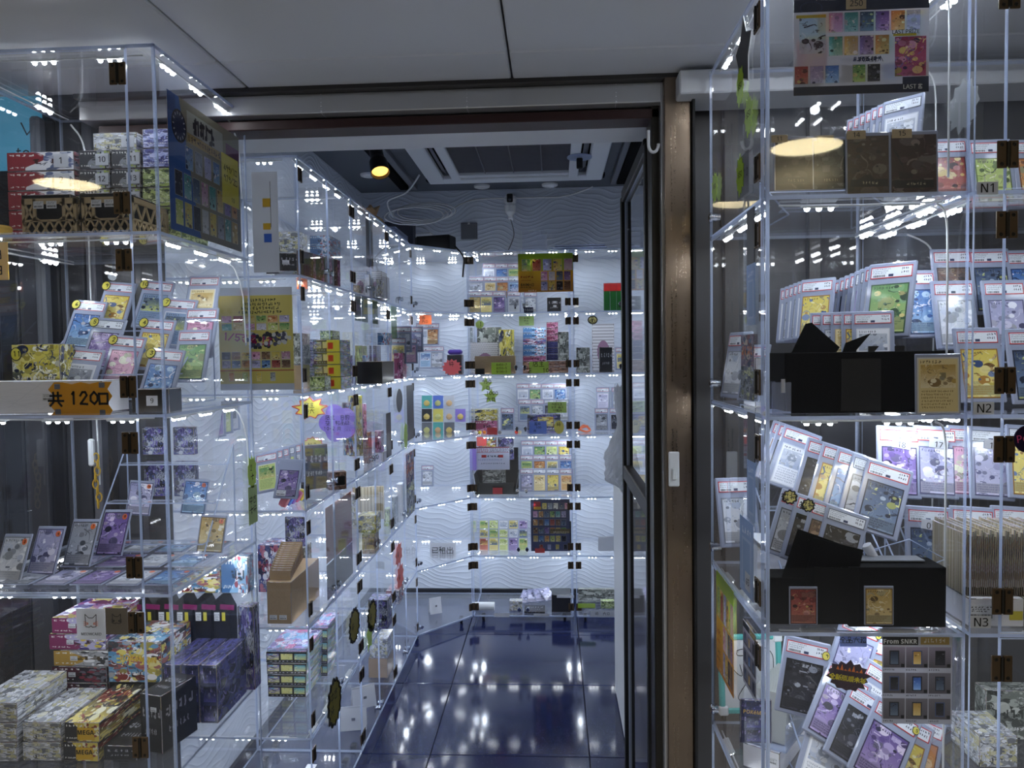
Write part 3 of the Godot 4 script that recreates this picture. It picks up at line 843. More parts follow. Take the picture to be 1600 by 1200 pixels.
# a run of modules from a to b just under a shelf, tilted towards the middle of the compartment
func led_strip(parent: Node3D, a: Vector3, b: Vector3, count: int, inward: Vector3, power := 1.0):
	var g := G.new()
	g.tube([a, a.lerp(b, 0.5) + Vector3(0, -0.002, 0), b], 0.0016, 5)
	var s := part("led_strip", g.mesh(M.white), parent)
	var d := (b - a).normalized()
	for i in count:
		var p := a.lerp(b, (i + 0.5) / count)
		var up := (Vector3.UP - inward * 0.35).normalized()
		var bs := Basis(d, up, d.cross(up))
		part("led_light", led_module(), s, p, bs)
		if i != count / 2: continue
		var l := SpotLight3D.new()
		l.name = "led_lamp"
		l.transform = Transform3D(Basis.looking_at(-up, d), p - up * 0.014)
		l.light_color = Color(0.88, 0.935, 1.0)
		l.light_energy = led_energy * power * count
		l.light_size = 0.01
		l.spot_angle = 78
		l.spot_angle_attenuation = 0.4
		l.spot_range = 4
		l.spot_attenuation = 2
		l.shadow_enabled = true
		add_child(l, true)

func hinge_mesh() -> ArrayMesh:
	return shared("hinge", func():
		var g := G.new()
		for s in [-1, 1]: g.box(Vector3(s * 0.0083, 0, 0.0015), Vector3(0.0145, 0.041, 0.003), 0.0008)
		var m := g.mesh(M.bronze)
		var e := G.new()
		e.lathe([Vector2(0, -0.018), Vector2(0.003, -0.018), Vector2(0.003, 0.018), Vector2(0, 0.018)], 10, Transform3D(Basis.IDENTITY, Vector3(0, 0, 0.003)))
		for s in [-1, 1]:
			for k in [-1, 1]: e.lathe([Vector2(0.0032, 0.003), Vector2(0.0022, 0.0042), Vector2(0, 0.0042)], 8, Transform3D(Basis(Vector3.RIGHT, PI / 2), Vector3(s * 0.009, k * 0.0145, 0)))
		return e.onto(m, M.dark_metal))

func lock_mesh() -> ArrayMesh:
	return shared("lock", func():
		var g := G.new()
		var t := Transform3D(Basis(Vector3.RIGHT, PI / 2), Vector3.ZERO)
		g.lathe([Vector2(0.0, -0.016), Vector2(0.008, -0.016), Vector2(0.008, 0.0), Vector2(0.0105, 0.0005), Vector2(0.0105, 0.0045), Vector2(0.008, 0.0065), Vector2(0.0, 0.0065)], 14, t)
		var m := g.mesh(M.chrome)
		var e := G.new()
		e.box(Vector3(0, 0, 0.0066), Vector3(0.002, 0.007, 0.001))
		e.box(Vector3(0, -0.008, -0.017), Vector3(0.009, 0.022, 0.003), 0.001)
		return e.onto(m, M.black))

# doors: each [from, to, hinge side] along the face a-b, for every compartment
func doors(o: Node3D, a: Vector2, b: Vector2, leaves: Array, ys: Array, hinge_at := -1.0):
	var d := (b - a).normalized()
	var length := a.distance_to(b)
	var out := Vector3(-d.y, 0, d.x)
	var bs := Basis(Vector3(d.x, 0, d.y), Vector3.UP, out)
	for i in ys.size() - 1:
		var y1: float = ys[i] - 0.008
		var y0: float = ys[i + 1] + 0.002
		for lf in leaves:
			var p: Vector2 = a + d * (length * lf[0] + 0.002)
			var q: Vector2 = a + d * (length * lf[1] - 0.002)
			var dr := part("door", sheet(p, q, y0, y1), o)
			var hp: Vector2 = p if lf[2] < 0 else q
			hp += d * (0.012 * -lf[2]) if hinge_at < 0 else Vector2.ZERO
			for y in [y1 - 0.045, y0 + 0.05]: part("hinge", hinge_mesh(), dr, Vector3(hp.x, y, hp.y) + out * 0.0006, bs)
			var kp: Vector2 = (q - d * 0.022) if lf[2] < 0 else (p + d * 0.022)
			part("lock", lock_mesh(), dr, Vector3(kp.x, y0 + 0.035, kp.y) + out * 0.001, bs)

func casters(o: Node3D, spots: Array):
	var m := shared("caster", func():
		var g := G.new()
		g.lathe([Vector2(0, -0.007), Vector2(0.016, -0.007), Vector2(0.018, 0), Vector2(0.016, 0.007), Vector2(0, 0.007)], 14, Transform3D(Basis(Vector3.BACK, PI / 2), Vector3(0, 0.018, 0)))
		g.box(Vector3(0, 0.034, 0), Vector3(0.022, 0.012, 0.03), 0.003)
		return g.mesh(M.black))
	for s in spots: part("caster", m, o, Vector3(s.x, 0.0005, s.y))

# a box shaped cabinet; x0 < x1, zn is the near face (larger z), zf the far face
func cabinet(label: String, x0: float, x1: float, zn: float, zf: float, lit: int, skip := "") -> Node3D:
	var o := thing("acrylic_cabinet", label, "cabinet", Vector3.ZERO, Basis.IDENTITY, "clear acrylic display cabinets")
	if not "L" in skip: part("side_panel", sheet(Vector2(x0, zf), Vector2(x0, zn), lvl[6], lvl[0]), o)
	if not "R" in skip: part("side_panel", sheet(Vector2(x1, zn), Vector2(x1, zf), lvl[6], lvl[0]), o)
	if not "F" in skip: part("front_panel", sheet(Vector2(x0, zn), Vector2(x1, zn), lvl[6], lvl[0]), o)
	if not "B" in skip: part("back_panel", sheet(Vector2(x1, zf), Vector2(x0, zf), lvl[6], lvl[0]), o)
	var e := 0.002
	for i in 7: part("top_panel" if i == 0 else "shelf" if i < 6 else "base_panel", plate([Vector2(x0 + e, zn - e), Vector2(x1 - e, zn - e), Vector2(x1 - e, zf + e), Vector2(x0 + e, zf + e)], lvl[i]), o)
	casters(o, [Vector2(x0 + 0.05, zn - 0.05), Vector2(x1 - 0.05, zn - 0.05), Vector2(x0 + 0.05, zf + 0.05), Vector2(x1 - 0.05, zf + 0.05)])
	return o

func build_cabinets():
	# near left
	var o := cabinet("nearest clear acrylic cabinet on the left with bronze hinges and boxed cards", -1.175, -0.722, -1.33, -1.73, 4, "F")
	doors(o, Vector2(-1.175, -1.33), Vector2(-0.722, -1.33), [[0.0, 0.88, 1]], lvl.slice(0, 6))
	part("front_panel", sheet(Vector2(-0.776, -1.33), Vector2(-0.722, -1.33), lvl[6], lvl[0]), o)
	for i in 4:
		var y: float = lvl[i] - 0.009
		led_strip(o, Vector3(-1.145, y, -1.36), Vector3(-0.76, y, -1.36), 3, Vector3(0, 0, -1))
		led_strip(o, Vector3(-0.74, y, -1.36), Vector3(-0.74, y, -1.70), 3, Vector3(-1, 0, 0))
		led_strip(o, Vector3(-1.135, y, -1.36), Vector3(-1.135, y, -1.70), 2, Vector3(1, 0, 0))
	cable(o, [Vector3(-1.13, 2.06, -1.70), Vector3(-1.11, 2.0, -1.72), Vector3(-1.112, 1.8, -1.724), Vector3(-1.11, 1.5, -1.724), Vector3(-1.105, 1.2, -1.724)])
	for i in 4: cable(o, [Vector3(-0.76, lvl[i] - 0.012, -1.69), Vector3(-0.745, lvl[i] - 0.03, -1.705), Vector3(-0.732, lvl[i] - 0.09, -1.715), Vector3(-0.73, lvl[i] - 0.2, -1.72)], 0.0018)
	# the row down the left wall
	for k in 3:
		var zn := -2.08 - 0.56 * k
		o = cabinet(["first clear acrylic cabinet of the row inside, beside the entrance", "second clear acrylic cabinet of the row inside, with purple flower note", "third clear acrylic cabinet of the row inside, next to the corner unit"][k], -1.12, -0.72, zn - 0.002, zn - 0.557, 6, "R" if k == 0 else "RF")
		doors(o, Vector2(-0.72, zn - 0.002), Vector2(-0.72, zn - 0.557), [[0.0, 0.5, -1], [0.5, 1.0, 1]], lvl)
		for i in 6:
			var y: float = lvl[i] - 0.009
			led_strip(o, Vector3(-0.742, y, zn - 0.02), Vector3(-0.742, y, zn - 0.54), 4, Vector3(-1, 0, 0))
			led_strip(o, Vector3(-1.1, y, zn - 0.535), Vector3(-0.77, y, zn - 0.535), 2, Vector3(0, 0, 1))
			if k == 0: led_strip(o, Vector3(-1.1, y, zn - 0.022), Vector3(-0.77, y, zn - 0.022), 3, Vector3(0, 0, -1))
	# corner unit
	var out := [Vector2(-0.72, -3.765), Vector2(-0.465, -4.06), Vector2(-0.465, -4.46), Vector2(-1.12, -4.46), Vector2(-1.12, -3.765)]
	o = thing("acrylic_cabinet", "slanted clear acrylic corner cabinet, mostly empty, under the black box", "cabinet", Vector3.ZERO, Basis.IDENTITY, "clear acrylic display cabinets")
	for i in 7: part("top_panel" if i == 0 else "shelf" if i < 6 else "base_panel", plate(out, lvl[i]), o)
	part("side_panel", sheet(out[1], out[2], lvl[6], lvl[0]), o)
	doors(o, out[0], out[1], [[0.0, 1.0, 1]], lvl)
	for i in 6:
		var y: float = lvl[i] - 0.009
		led_strip(o, Vector3(-0.735, y, -3.79), Vector3(-0.485, y, -4.07), 3, Vector3(-0.75, 0, -0.65))
		led_strip(o, Vector3(-0.49, y, -4.1), Vector3(-0.49, y, -4.42), 2, Vector3(-1, 0, 0))
		led_strip(o, Vector3(-1.08, y, -4.43), Vector3(-0.5, y, -4.43), 3, Vector3(0, 0, 1), 0.7)
	casters(o, [Vector2(-0.53, -4.06), Vector2(-0.74, -3.83), Vector2(-1.05, -4.4)])
	# back cabinets
	for k in 2:
		var x0: float = [-0.46, 0.115][k]
		o = cabinet(["middle clear acrylic cabinet along the far wall, full of card cases", "clear acrylic cabinet along the far wall nearest the glass door"][k], x0, x0 + 0.56, -4.06, -4.46, 6, "FB")
		doors(o, Vector2(x0, -4.06), Vector2(x0 + 0.56, -4.06), [[0.0, 0.5, -1], [0.5, 1.0, 1]], lvl)
		for i in 6:
			var y: float = lvl[i] - 0.009
			led_strip(o, Vector3(x0 + 0.03, y, -4.08), Vector3(x0 + 0.53, y, -4.08), 4, Vector3(0, 0, -1))
			led_strip(o, Vector3(x0 + 0.02, y, -4.1), Vector3(x0 + 0.02, y, -4.42), 2, Vector3(1, 0, 0))
			led_strip(o, Vector3(x0 + 0.54, y, -4.1), Vector3(x0 + 0.54, y, -4.42), 2, Vector3(-1, 0, 0))
	# near right: a unit that opens towards the entrance, and one that opens to the passage
	o = cabinet("near clear acrylic cabinet right of the entrance with its door at the side", 0.33, 0.632, -1.16, -1.565, 4, "L")
	doors(o, Vector2(0.33, -1.565), Vector2(0.33, -1.16), [[0.0, 0.93, 1]], lvl.slice(0, 6))
	part("side_panel", sheet(Vector2(0.33, -1.188), Vector2(0.33, -1.16), lvl[6], lvl[0]), o)
	for i in 5:
		var y: float = lvl[i] - 0.009
		led_strip(o, Vector3(0.36, y, -1.196), Vector3(0.61, y, -1.196), 2, Vector3(0, 0, -1))
		led_strip(o, Vector3(0.346, y, -1.2), Vector3(0.346, y, -1.54), 3, Vector3(1, 0, 0))
		led_strip(o, Vector3(0.616, y, -1.2), Vector3(0.616, y, -1.54), 3, Vector3(-1, 0, 0))
		cable(o, [Vector3(0.60, y - 0.004, -1.19), Vector3(0.618, y - 0.02, -1.2), Vector3(0.624, y - 0.09, -1.205), Vector3(0.624, y - 0.3, -1.205)], 0.0018)
	o = cabinet("near clear acrylic cabinet at the far right with labels N1 to N3", 0.64, 1.13, -1.16, -1.565, 4, "LF")
	part("front_panel", sheet(Vector2(0.64, -1.16), Vector2(0.684, -1.16), lvl[6], lvl[0]), o)
	doors(o, Vector2(0.684, -1.16), Vector2(1.13, -1.16), [[0.0, 1.0, -1]], lvl.slice(0, 6), 0.0)
	for i in 5:
		var y: float = lvl[i] - 0.009
		led_strip(o, Vector3(0.70, y, -1.19), Vector3(1.1, y, -1.19), 3, Vector3(0, 0, -1))
		led_strip(o, Vector3(0.656, y, -1.2), Vector3(0.656, y, -1.54), 3, Vector3(1, 0, 0))
		cable(o, [Vector3(0.70, y - 0.004, -1.5), Vector3(0.76, y - 0.03, -1.53), Vector3(0.775, y - 0.12, -1.545), Vector3(0.775, y - 0.3, -1.55)], 0.0018)
	for k in 3:
		var t := part("number_label", bmesh(Vector3.ZERO, Vector3(0.031, 0.019, 0.001), M.paper, 0.0004), o, at([1543, 1537, 1532][k], [294, 638, 972][k], 1.157))
		type("N%d" % (k + 1), t, Vector3(0, 0, 0.001), 0.014, M.ink)

func cable(o: Node3D, pts: Array, r := 0.0022):
	var c := Curve3D.new()
	for i in pts.size():
		var t: Vector3 = (pts[min(i + 1, pts.size() - 1)] - pts[max(i - 1, 0)]) / 6.0
		c.add_point(pts[i], -t, t)
	var g := G.new()
	g.tube(Array(c.tessellate(4, 6)), r, 6)
	part("cable", g.mesh(M.white), o)

func cord(called: String, label: String, cat: String, pts: Array, r: float, m: Material):
	var c := Curve3D.new()
	for i in pts.size():
		var t: Vector3 = (pts[min(i + 1, pts.size() - 1)] - pts[max(i - 1, 0)]) / 6.0
		c.add_point(pts[i], -t, t)
	var g := G.new()
	g.tube(Array(c.tessellate(4, 6)), r, 7)
	var o := part(called, g.mesh(m), self)
	o.set_meta("label", label)
	o.set_meta("category", cat)
	return o

# ------------------------------------------------------------------ goods
# a printed carton whose near face covers the pixels u0..u1 at depth z; it stands at height y0 and is h high, d deep
func carton(called: String, label: String, group: String, u0: float, u1: float, z: float, y0: float, h: float, d: float, style: int, turn := 0.0, category := "box", dull := false) -> Node3D:
	var a := on(u0, y0, z)
	var b := on(u1, y0, z)
	var w := b.x - a.x
	var o := thing(called, label, category, Vector3((a.x + b.x) / 2, y0 + 0.0005, -z - d / 2), yaw(turn), group)
	o.set_meta("size", Vector3(w, h, d))
	part("carton", bmesh(Vector3(0, h / 2, 0), Vector3(w, h, d), M.dull_cartons if dull else M.cartons, 0.0012, [tile(2 * style), tile(2 * style + 1), tile(2 * style + 1)]), o)
	return o

# the same, its height read from the pixel rows of its near face
func carton_px(called: String, label: String, group: String, u0: float, v0: float, u1: float, v1: float, z: float, d: float, style: int, turn := 0.0, category := "box", dull := false) -> Node3D:
	var lo := at((u0 + u1) / 2, v1, z).y
	return carton(called, label, group, u0, u1, z, lo, at((u0 + u1) / 2, v0, z).y - lo, d, style, turn, category, dull)

func stick(o: Node3D, called: String, x: float, y: float, w: float, h: float, m: Material, rect := Rect2(0, 0, 1, 1), proud := 0.0006) -> MeshInstance3D:
	var s: Vector3 = o.get_meta("size")
	return part(called, bmesh(Vector3.ZERO, Vector3(w, h, 0.0008), m, 0.0, [rect]), o, Vector3(x * s.x / 2, y * s.y, s.z / 2 + proud))

func number_tag(o: Node3D, text: String, x := 0.55, y := 0.5, h := 0.0):
	var s: Vector3 = o.get_meta("size")
	var k := h if h > 0 else s.y * 0.7
	var t := stick(o, "number_tag", x, y, k * 1.15, k, M.paper)
	type(text, t, Vector3(0, 0, 0.0008), k * 0.5, M.ink)

func barcode(o: Node3D, x: float, y: float, w: float, k := 0): stick(o, "barcode_label", x, y, w, w * 0.62, M.codes, Rect2(0.25 * (k % 4), 0, 0.25, 1))

func card_rect(p: int, k: int) -> Rect2: return Rect2(p / 16.0, (k % 8) / 8.0, 1 / 16.0, 1 / 8.0).grow_individual(-0.001, -0.001, -0.001, -0.001)

# a card sealed in a hard clear case under a printed strip; c: its middle
func slab(label: String, group: String, c: Vector3, turn: Basis, p: int, k := 0, s := 1.0, strip := true) -> Node3D:
	var o := thing("graded_card", label, "trading card", c, turn, group)
	part("clear_case", shared("case", func(): return bmesh(Vector3.ZERO, Vector3(0.080, 0.134, 0.006), M.case_plastic, 0.002)), o)
	if strip: part("grade_strip", shared("strip%d" % (k % 8), func(): return bmesh(Vector3(0, 0.049, 0.0032), Vector3(0.069, 0.021, 0.001), M.labels, 0.0, [Rect2(((k % 8) % 4) * 0.25, ((k % 8) / 4) * 0.5, 0.25, 0.25)])), o)
	part("card", shared("card%d_%d" % [p, k % 8], func(): return bmesh(Vector3(0, -0.016, 0.0032), Vector3(0.063, 0.088, 0.001), M.cards, 0.0, [card_rect(p, k)])), o)
	if s != 1.0: o.scale = Vector3.ONE * s
	return o

# a card in a thin clear sleeve
func sleeve(label: String, group: String, c: Vector3, turn: Basis, p: int, k := 1, sticker := "", s := 1.0) -> Node3D:
	var o := thing("sleeved_card", label, "trading card", c, turn, group)
	part("sleeve", shared("sleeve", func(): return bmesh(Vector3.ZERO, Vector3(0.073, 0.1, 0.003), M.case_plastic, 0.001)), o)
	part("card", shared("plain%d_%d" % [p, k % 8], func(): return bmesh(Vector3(0, -0.002, 0.0017), Vector3(0.067, 0.092, 0.0008), M.cards, 0.0, [card_rect(p, k)])), o)
	if sticker != "":
		var st := part("round_sticker", shared("dot" + sticker.left(1), func():
			var g := G.new()
			g.lathe([Vector2(0.0, 0.0006), Vector2(0.0062, 0.0005), Vector2(0.0063, 0)], 14, Transform3D(Basis(Vector3.RIGHT, PI / 2), Vector3.ZERO))
			return g.mesh(M.white if sticker.begins_with("w") else M.orange)), o, Vector3(0.022, 0.034, 0.0024))
		if sticker.length() > 1: ink([sticker.substr(1)], st, Vector3(0, 0, 0.0009), 0.007, M.ink, 0.14)
	if s != 1.0: o.scale = Vector3.ONE * s
	return o

func disc(o: Node3D, text: String, x: float, y: float, r := 0.0115, z := 0.0045):
	var d := part("number_disc", shared("disc%d" % int(r * 1e4), func():
		var g := G.new()
		g.lathe([Vector2(0.0, 0.001), Vector2(r * 0.9, 0.001), Vector2(r * 0.9, 0.0)], 18, Transform3D(Basis(Vector3.RIGHT, PI / 2).scaled(Vector3(0.95, 1.12, 1)), Vector3.ZERO))
		var m := g.mesh(M.lemon_paper)
		var e := G.new()
		e.lathe([Vector2(r * 0.88, 0.0011), Vector2(r, 0.0009), Vector2(r, 0.0)], 18, Transform3D(Basis(Vector3.RIGHT, PI / 2).scaled(Vector3(0.95, 1.12, 1)), Vector3.ZERO))
		return e.onto(m, M.ink)), o, Vector3(x, y, z))
	ink([text], d, Vector3(0, 0, 0.0014), r * 1.15, M.ink, 0.12)

func star(n: int, r: float, q: float, sx := 1.0, sy := 1.0, jag := 0.0) -> PackedVector2Array:
	var out := PackedVector2Array()
	for i in 2 * n:
		var a := TAU * i / (2.0 * n) + PI / 2
		var k := (r if i % 2 == 0 else q) * (1 + rng.randf_range(-jag, jag))
		out.append(Vector2(cos(a) * k * sx, sin(a) * k * sy))
	return out

# a cut paper sign of the outline given, with handwriting; th thick
func sign_at(called: String, label: String, poly: PackedVector2Array, p: Vector3, turn: Basis, m: Material, lines := [], h := 0.01, pen_mat: Material = null, edge: Material = null, group := "", category := "sign") -> Node3D:
	var o := thing(called, label, category, p, turn, group)
	var g := G.new()
	g.prism(poly, 0, 0.0008)
	part("sheet", g.mesh(m), o)
	if edge:
		var e := G.new()
		var pts := []
		for i in poly.size() + 1: pts.append(Vector3(poly[i % poly.size()].x, poly[i % poly.size()].y, 0.0007))
		for i in poly.size(): e.tube([pts[i], pts[i + 1]], h * 0.1, 4)
		part("edge_line", e.mesh(edge), o)
	if lines.size(): ink(lines, o, Vector3(0, 0, 0.0012), h, pen_mat if pen_mat else M.ink)
	return o

func rect(w: float, h: float) -> PackedVector2Array: return PackedVector2Array([Vector2(-w / 2, -h / 2), Vector2(w / 2, -h / 2), Vector2(w / 2, h / 2), Vector2(-w / 2, h / 2)])

# a sign that covers the pixels u0, v0 to u1, v1 at depth z, facing the passage
func note(called: String, label: String, u0: float, v0: float, u1: float, v1: float, z: float, m: Material, lines := [], h := 0.0, kind := "", edge: Material = null, group := "") -> Node3D:
	var a := at(u0, v1, z)
	var b := at(u1, v0, z)
	var w := b.x - a.x
	var t := b.y - a.y
	var poly := rect(w, t)
	if kind.begins_with("star"): poly = star(int(kind.substr(4)), 0.5, 0.38 if int(kind.substr(4)) > 6 else 0.24, w, t, 0.03)
	elif kind == "round": poly = star(12, 0.5, 0.5, w, t)
	return sign_at(called, label, poly, (a + b) / 2, Basis.IDENTITY, m, lines, h if h > 0 else t / (lines.size() * 1.25 + 0.4), null, edge, group, "sign" if kind == "" or kind == "round" else "price tag")

# a flat sheet with print facing the passage
func poster(called: String, label: String, u0: float, v0: float, u1: float, v1: float, z: float, m: Material) -> Node3D:
	var a := at(u0, v1, z)
	var b := at(u1, v0, z)
	var o := thing(called, label, "poster", (a + b) / 2)
	o.set_meta("size", Vector3(b.x - a.x, b.y - a.y, 0.001))
	part("sheet", bmesh(Vector3.ZERO, Vector3(b.x - a.x, b.y - a.y, 0.001), m), o)
	return o

# the same on a pane that runs into the shop at x, seen from its right (side 1) or left (-1)
func side_poster(called: String, label: String, x: float, zn: float, zf: float, y0: float, y1: float, m: Material, side := 1.0) -> Node3D:
	var o := thing(called, label, "poster", Vector3(x, (y0 + y1) / 2, -(zn + zf) / 2), yaw(90 * side))
	o.set_meta("size", Vector3(zf - zn, y1 - y0, 0.001))
	part("sheet", bmesh(Vector3.ZERO, Vector3(zf - zn, y1 - y0, 0.001), m), o)
	return o

func side_sign(called: String, label: String, x: float, z: float, y: float, poly: PackedVector2Array, m: Material, lines := [], h := 0.01, side := 1.0, edge: Material = null, group := "") -> Node3D:
	return sign_at(called, label, poly, Vector3(x, y, -z), yaw(90 * side), m, lines, h, null, edge, group, "price tag")

# a clear stepped stand: two slanted side plates, ledges between them
func riser(label: String, x0: float, x1: float, zn: float, zf: float, y0: float, y1: float, steps: int):
	var o := thing("card_riser", label, "stand")
	var w := 0.004
	y0 += 0.003
	for x in [x0, x1]:
		var g := G.new()
		var a := Vector3(x, y0, -zn)
		var b := Vector3(x, y1, -zf)
		g.tube([a, b], 0.0018, 5)
		g.tube([a, Vector3(x, y0 + 0.002, -zf), b], 0.0018, 5)
		part("side_plate", g.mesh(M.rim), o)
	for i in steps:
		var k := (i + 0.6) / steps
		var y := lerpf(y0, y1, k) - 0.01
		var z := lerpf(zn, zf, k)
		part("ledge", plate([Vector2(x0 + w, -z + 0.02), Vector2(x1 - w, -z + 0.02), Vector2(x1 - w, -z - 0.015), Vector2(x0 + w, -z - 0.015)], y, 0.003), o)
	return o

# a lattice tray: pierced walls of struts under a band with a hand hole
func lattice_wall(w: float, h: float, hole: bool) -> G:
	var g := G.new()
	var th := 0.003
	var bar := func(a: Vector2, b: Vector2, k: float):
		var d := (b - a).normalized() * k * 0.5
		var n := Vector2(-d.y, d.x)
		g.prism(PackedVector2Array([a - n, b - n, b + n, a + n]), -th / 2, th / 2)
	var y1 := h * 0.42
	bar.call(Vector2(-w / 2, 0.002), Vector2(w / 2, 0.002), 0.005)
	bar.call(Vector2(-w / 2, y1), Vector2(w / 2, y1), 0.004)
	bar.call(Vector2(-w / 2, h - 0.005), Vector2(w / 2, h - 0.005), 0.011)
	for s in [-1, 1]: bar.call(Vector2(s * (w / 2 - 0.003), 0), Vector2(s * (w / 2 - 0.003), h), 0.006)
	if hole:
		for s in [-1, 1]:
			bar.call(Vector2(s * w * 0.27, y1), Vector2(s * w * 0.27, h), 0.006)
			bar.call(Vector2(s * w * 0.27, y1), Vector2(s * w * 0.47, h - 0.008), 0.004)
			bar.call(Vector2(s * w * 0.47, y1), Vector2(s * w * 0.27, h - 0.008), 0.004)
			for t in [0.0, 1.0]: bar.call(Vector2(s * w * 0.27, lerpf(y1 + 0.006, h - 0.014, t)), Vector2(s * w * 0.2, lerpf(y1, h - 0.008, t)), 0.006)
	else:
		var m := maxi(2, int(w / 0.03))
		for i in m:
			var a := -w / 2 + w * i / m
			var b := -w / 2 + w * (i + 1) / m
			bar.call(Vector2(a, y1), Vector2((a + b) / 2, h - 0.01), 0.0035)
			bar.call(Vector2(b, y1), Vector2((a + b) / 2, h - 0.01), 0.0035)
	var n := maxi(3, int(w / 0.016))
	for i in n:
		var a := -w / 2 + w * i / n
		var b := -w / 2 + w * (i + 1) / n
		bar.call(Vector2(a, 0.002), Vector2((a + b) / 2, y1 * 0.5), 0.003)
		bar.call(Vector2(b, 0.002), Vector2((a + b) / 2, y1 * 0.5), 0.003)
		bar.call(Vector2(a, y1), Vector2((a + b) / 2, y1 * 0.5), 0.003)
		bar.call(Vector2(b, y1), Vector2((a + b) / 2, y1 * 0.5), 0.003)
	return g

func tray(label: String, p: Vector3, w: float, h: float, d: float):
	var o := thing("lattice_tray", label, "tray", p, Basis.IDENTITY, "beige lattice trays")
	var g := lattice_wall(w, h, true)
	g.move(Transform3D(Basis.IDENTITY, Vector3(0, 0, d / 2)))
	part("front_wall", g.mesh(M.beige), o)
	g = lattice_wall(w, h, true)
	g.move(Transform3D(Basis.IDENTITY, Vector3(0, 0, -d / 2)))
	part("rear_wall", g.mesh(M.beige), o)
	for s in [-1, 1]:
		g = lattice_wall(d, h, false)
		g.move(Transform3D(yaw(90), Vector3(s * (w / 2 - 0.002), 0, 0)))
		part("end_wall", g.mesh(M.beige), o)
	part("bottom", bmesh(Vector3(0, 0.002, 0), Vector3(w - 0.006, 0.003, d - 0.006), M.beige), o)
	for k in 2: part("barcode_label", bmesh(Vector3(-0.02 + k * 0.026, h - 0.012, d / 2 + 0.002), Vector3(0.02, 0.014, 0.0006), M.codes, 0.0, [Rect2(0.25 * k, 0, 0.25, 1)]), o)

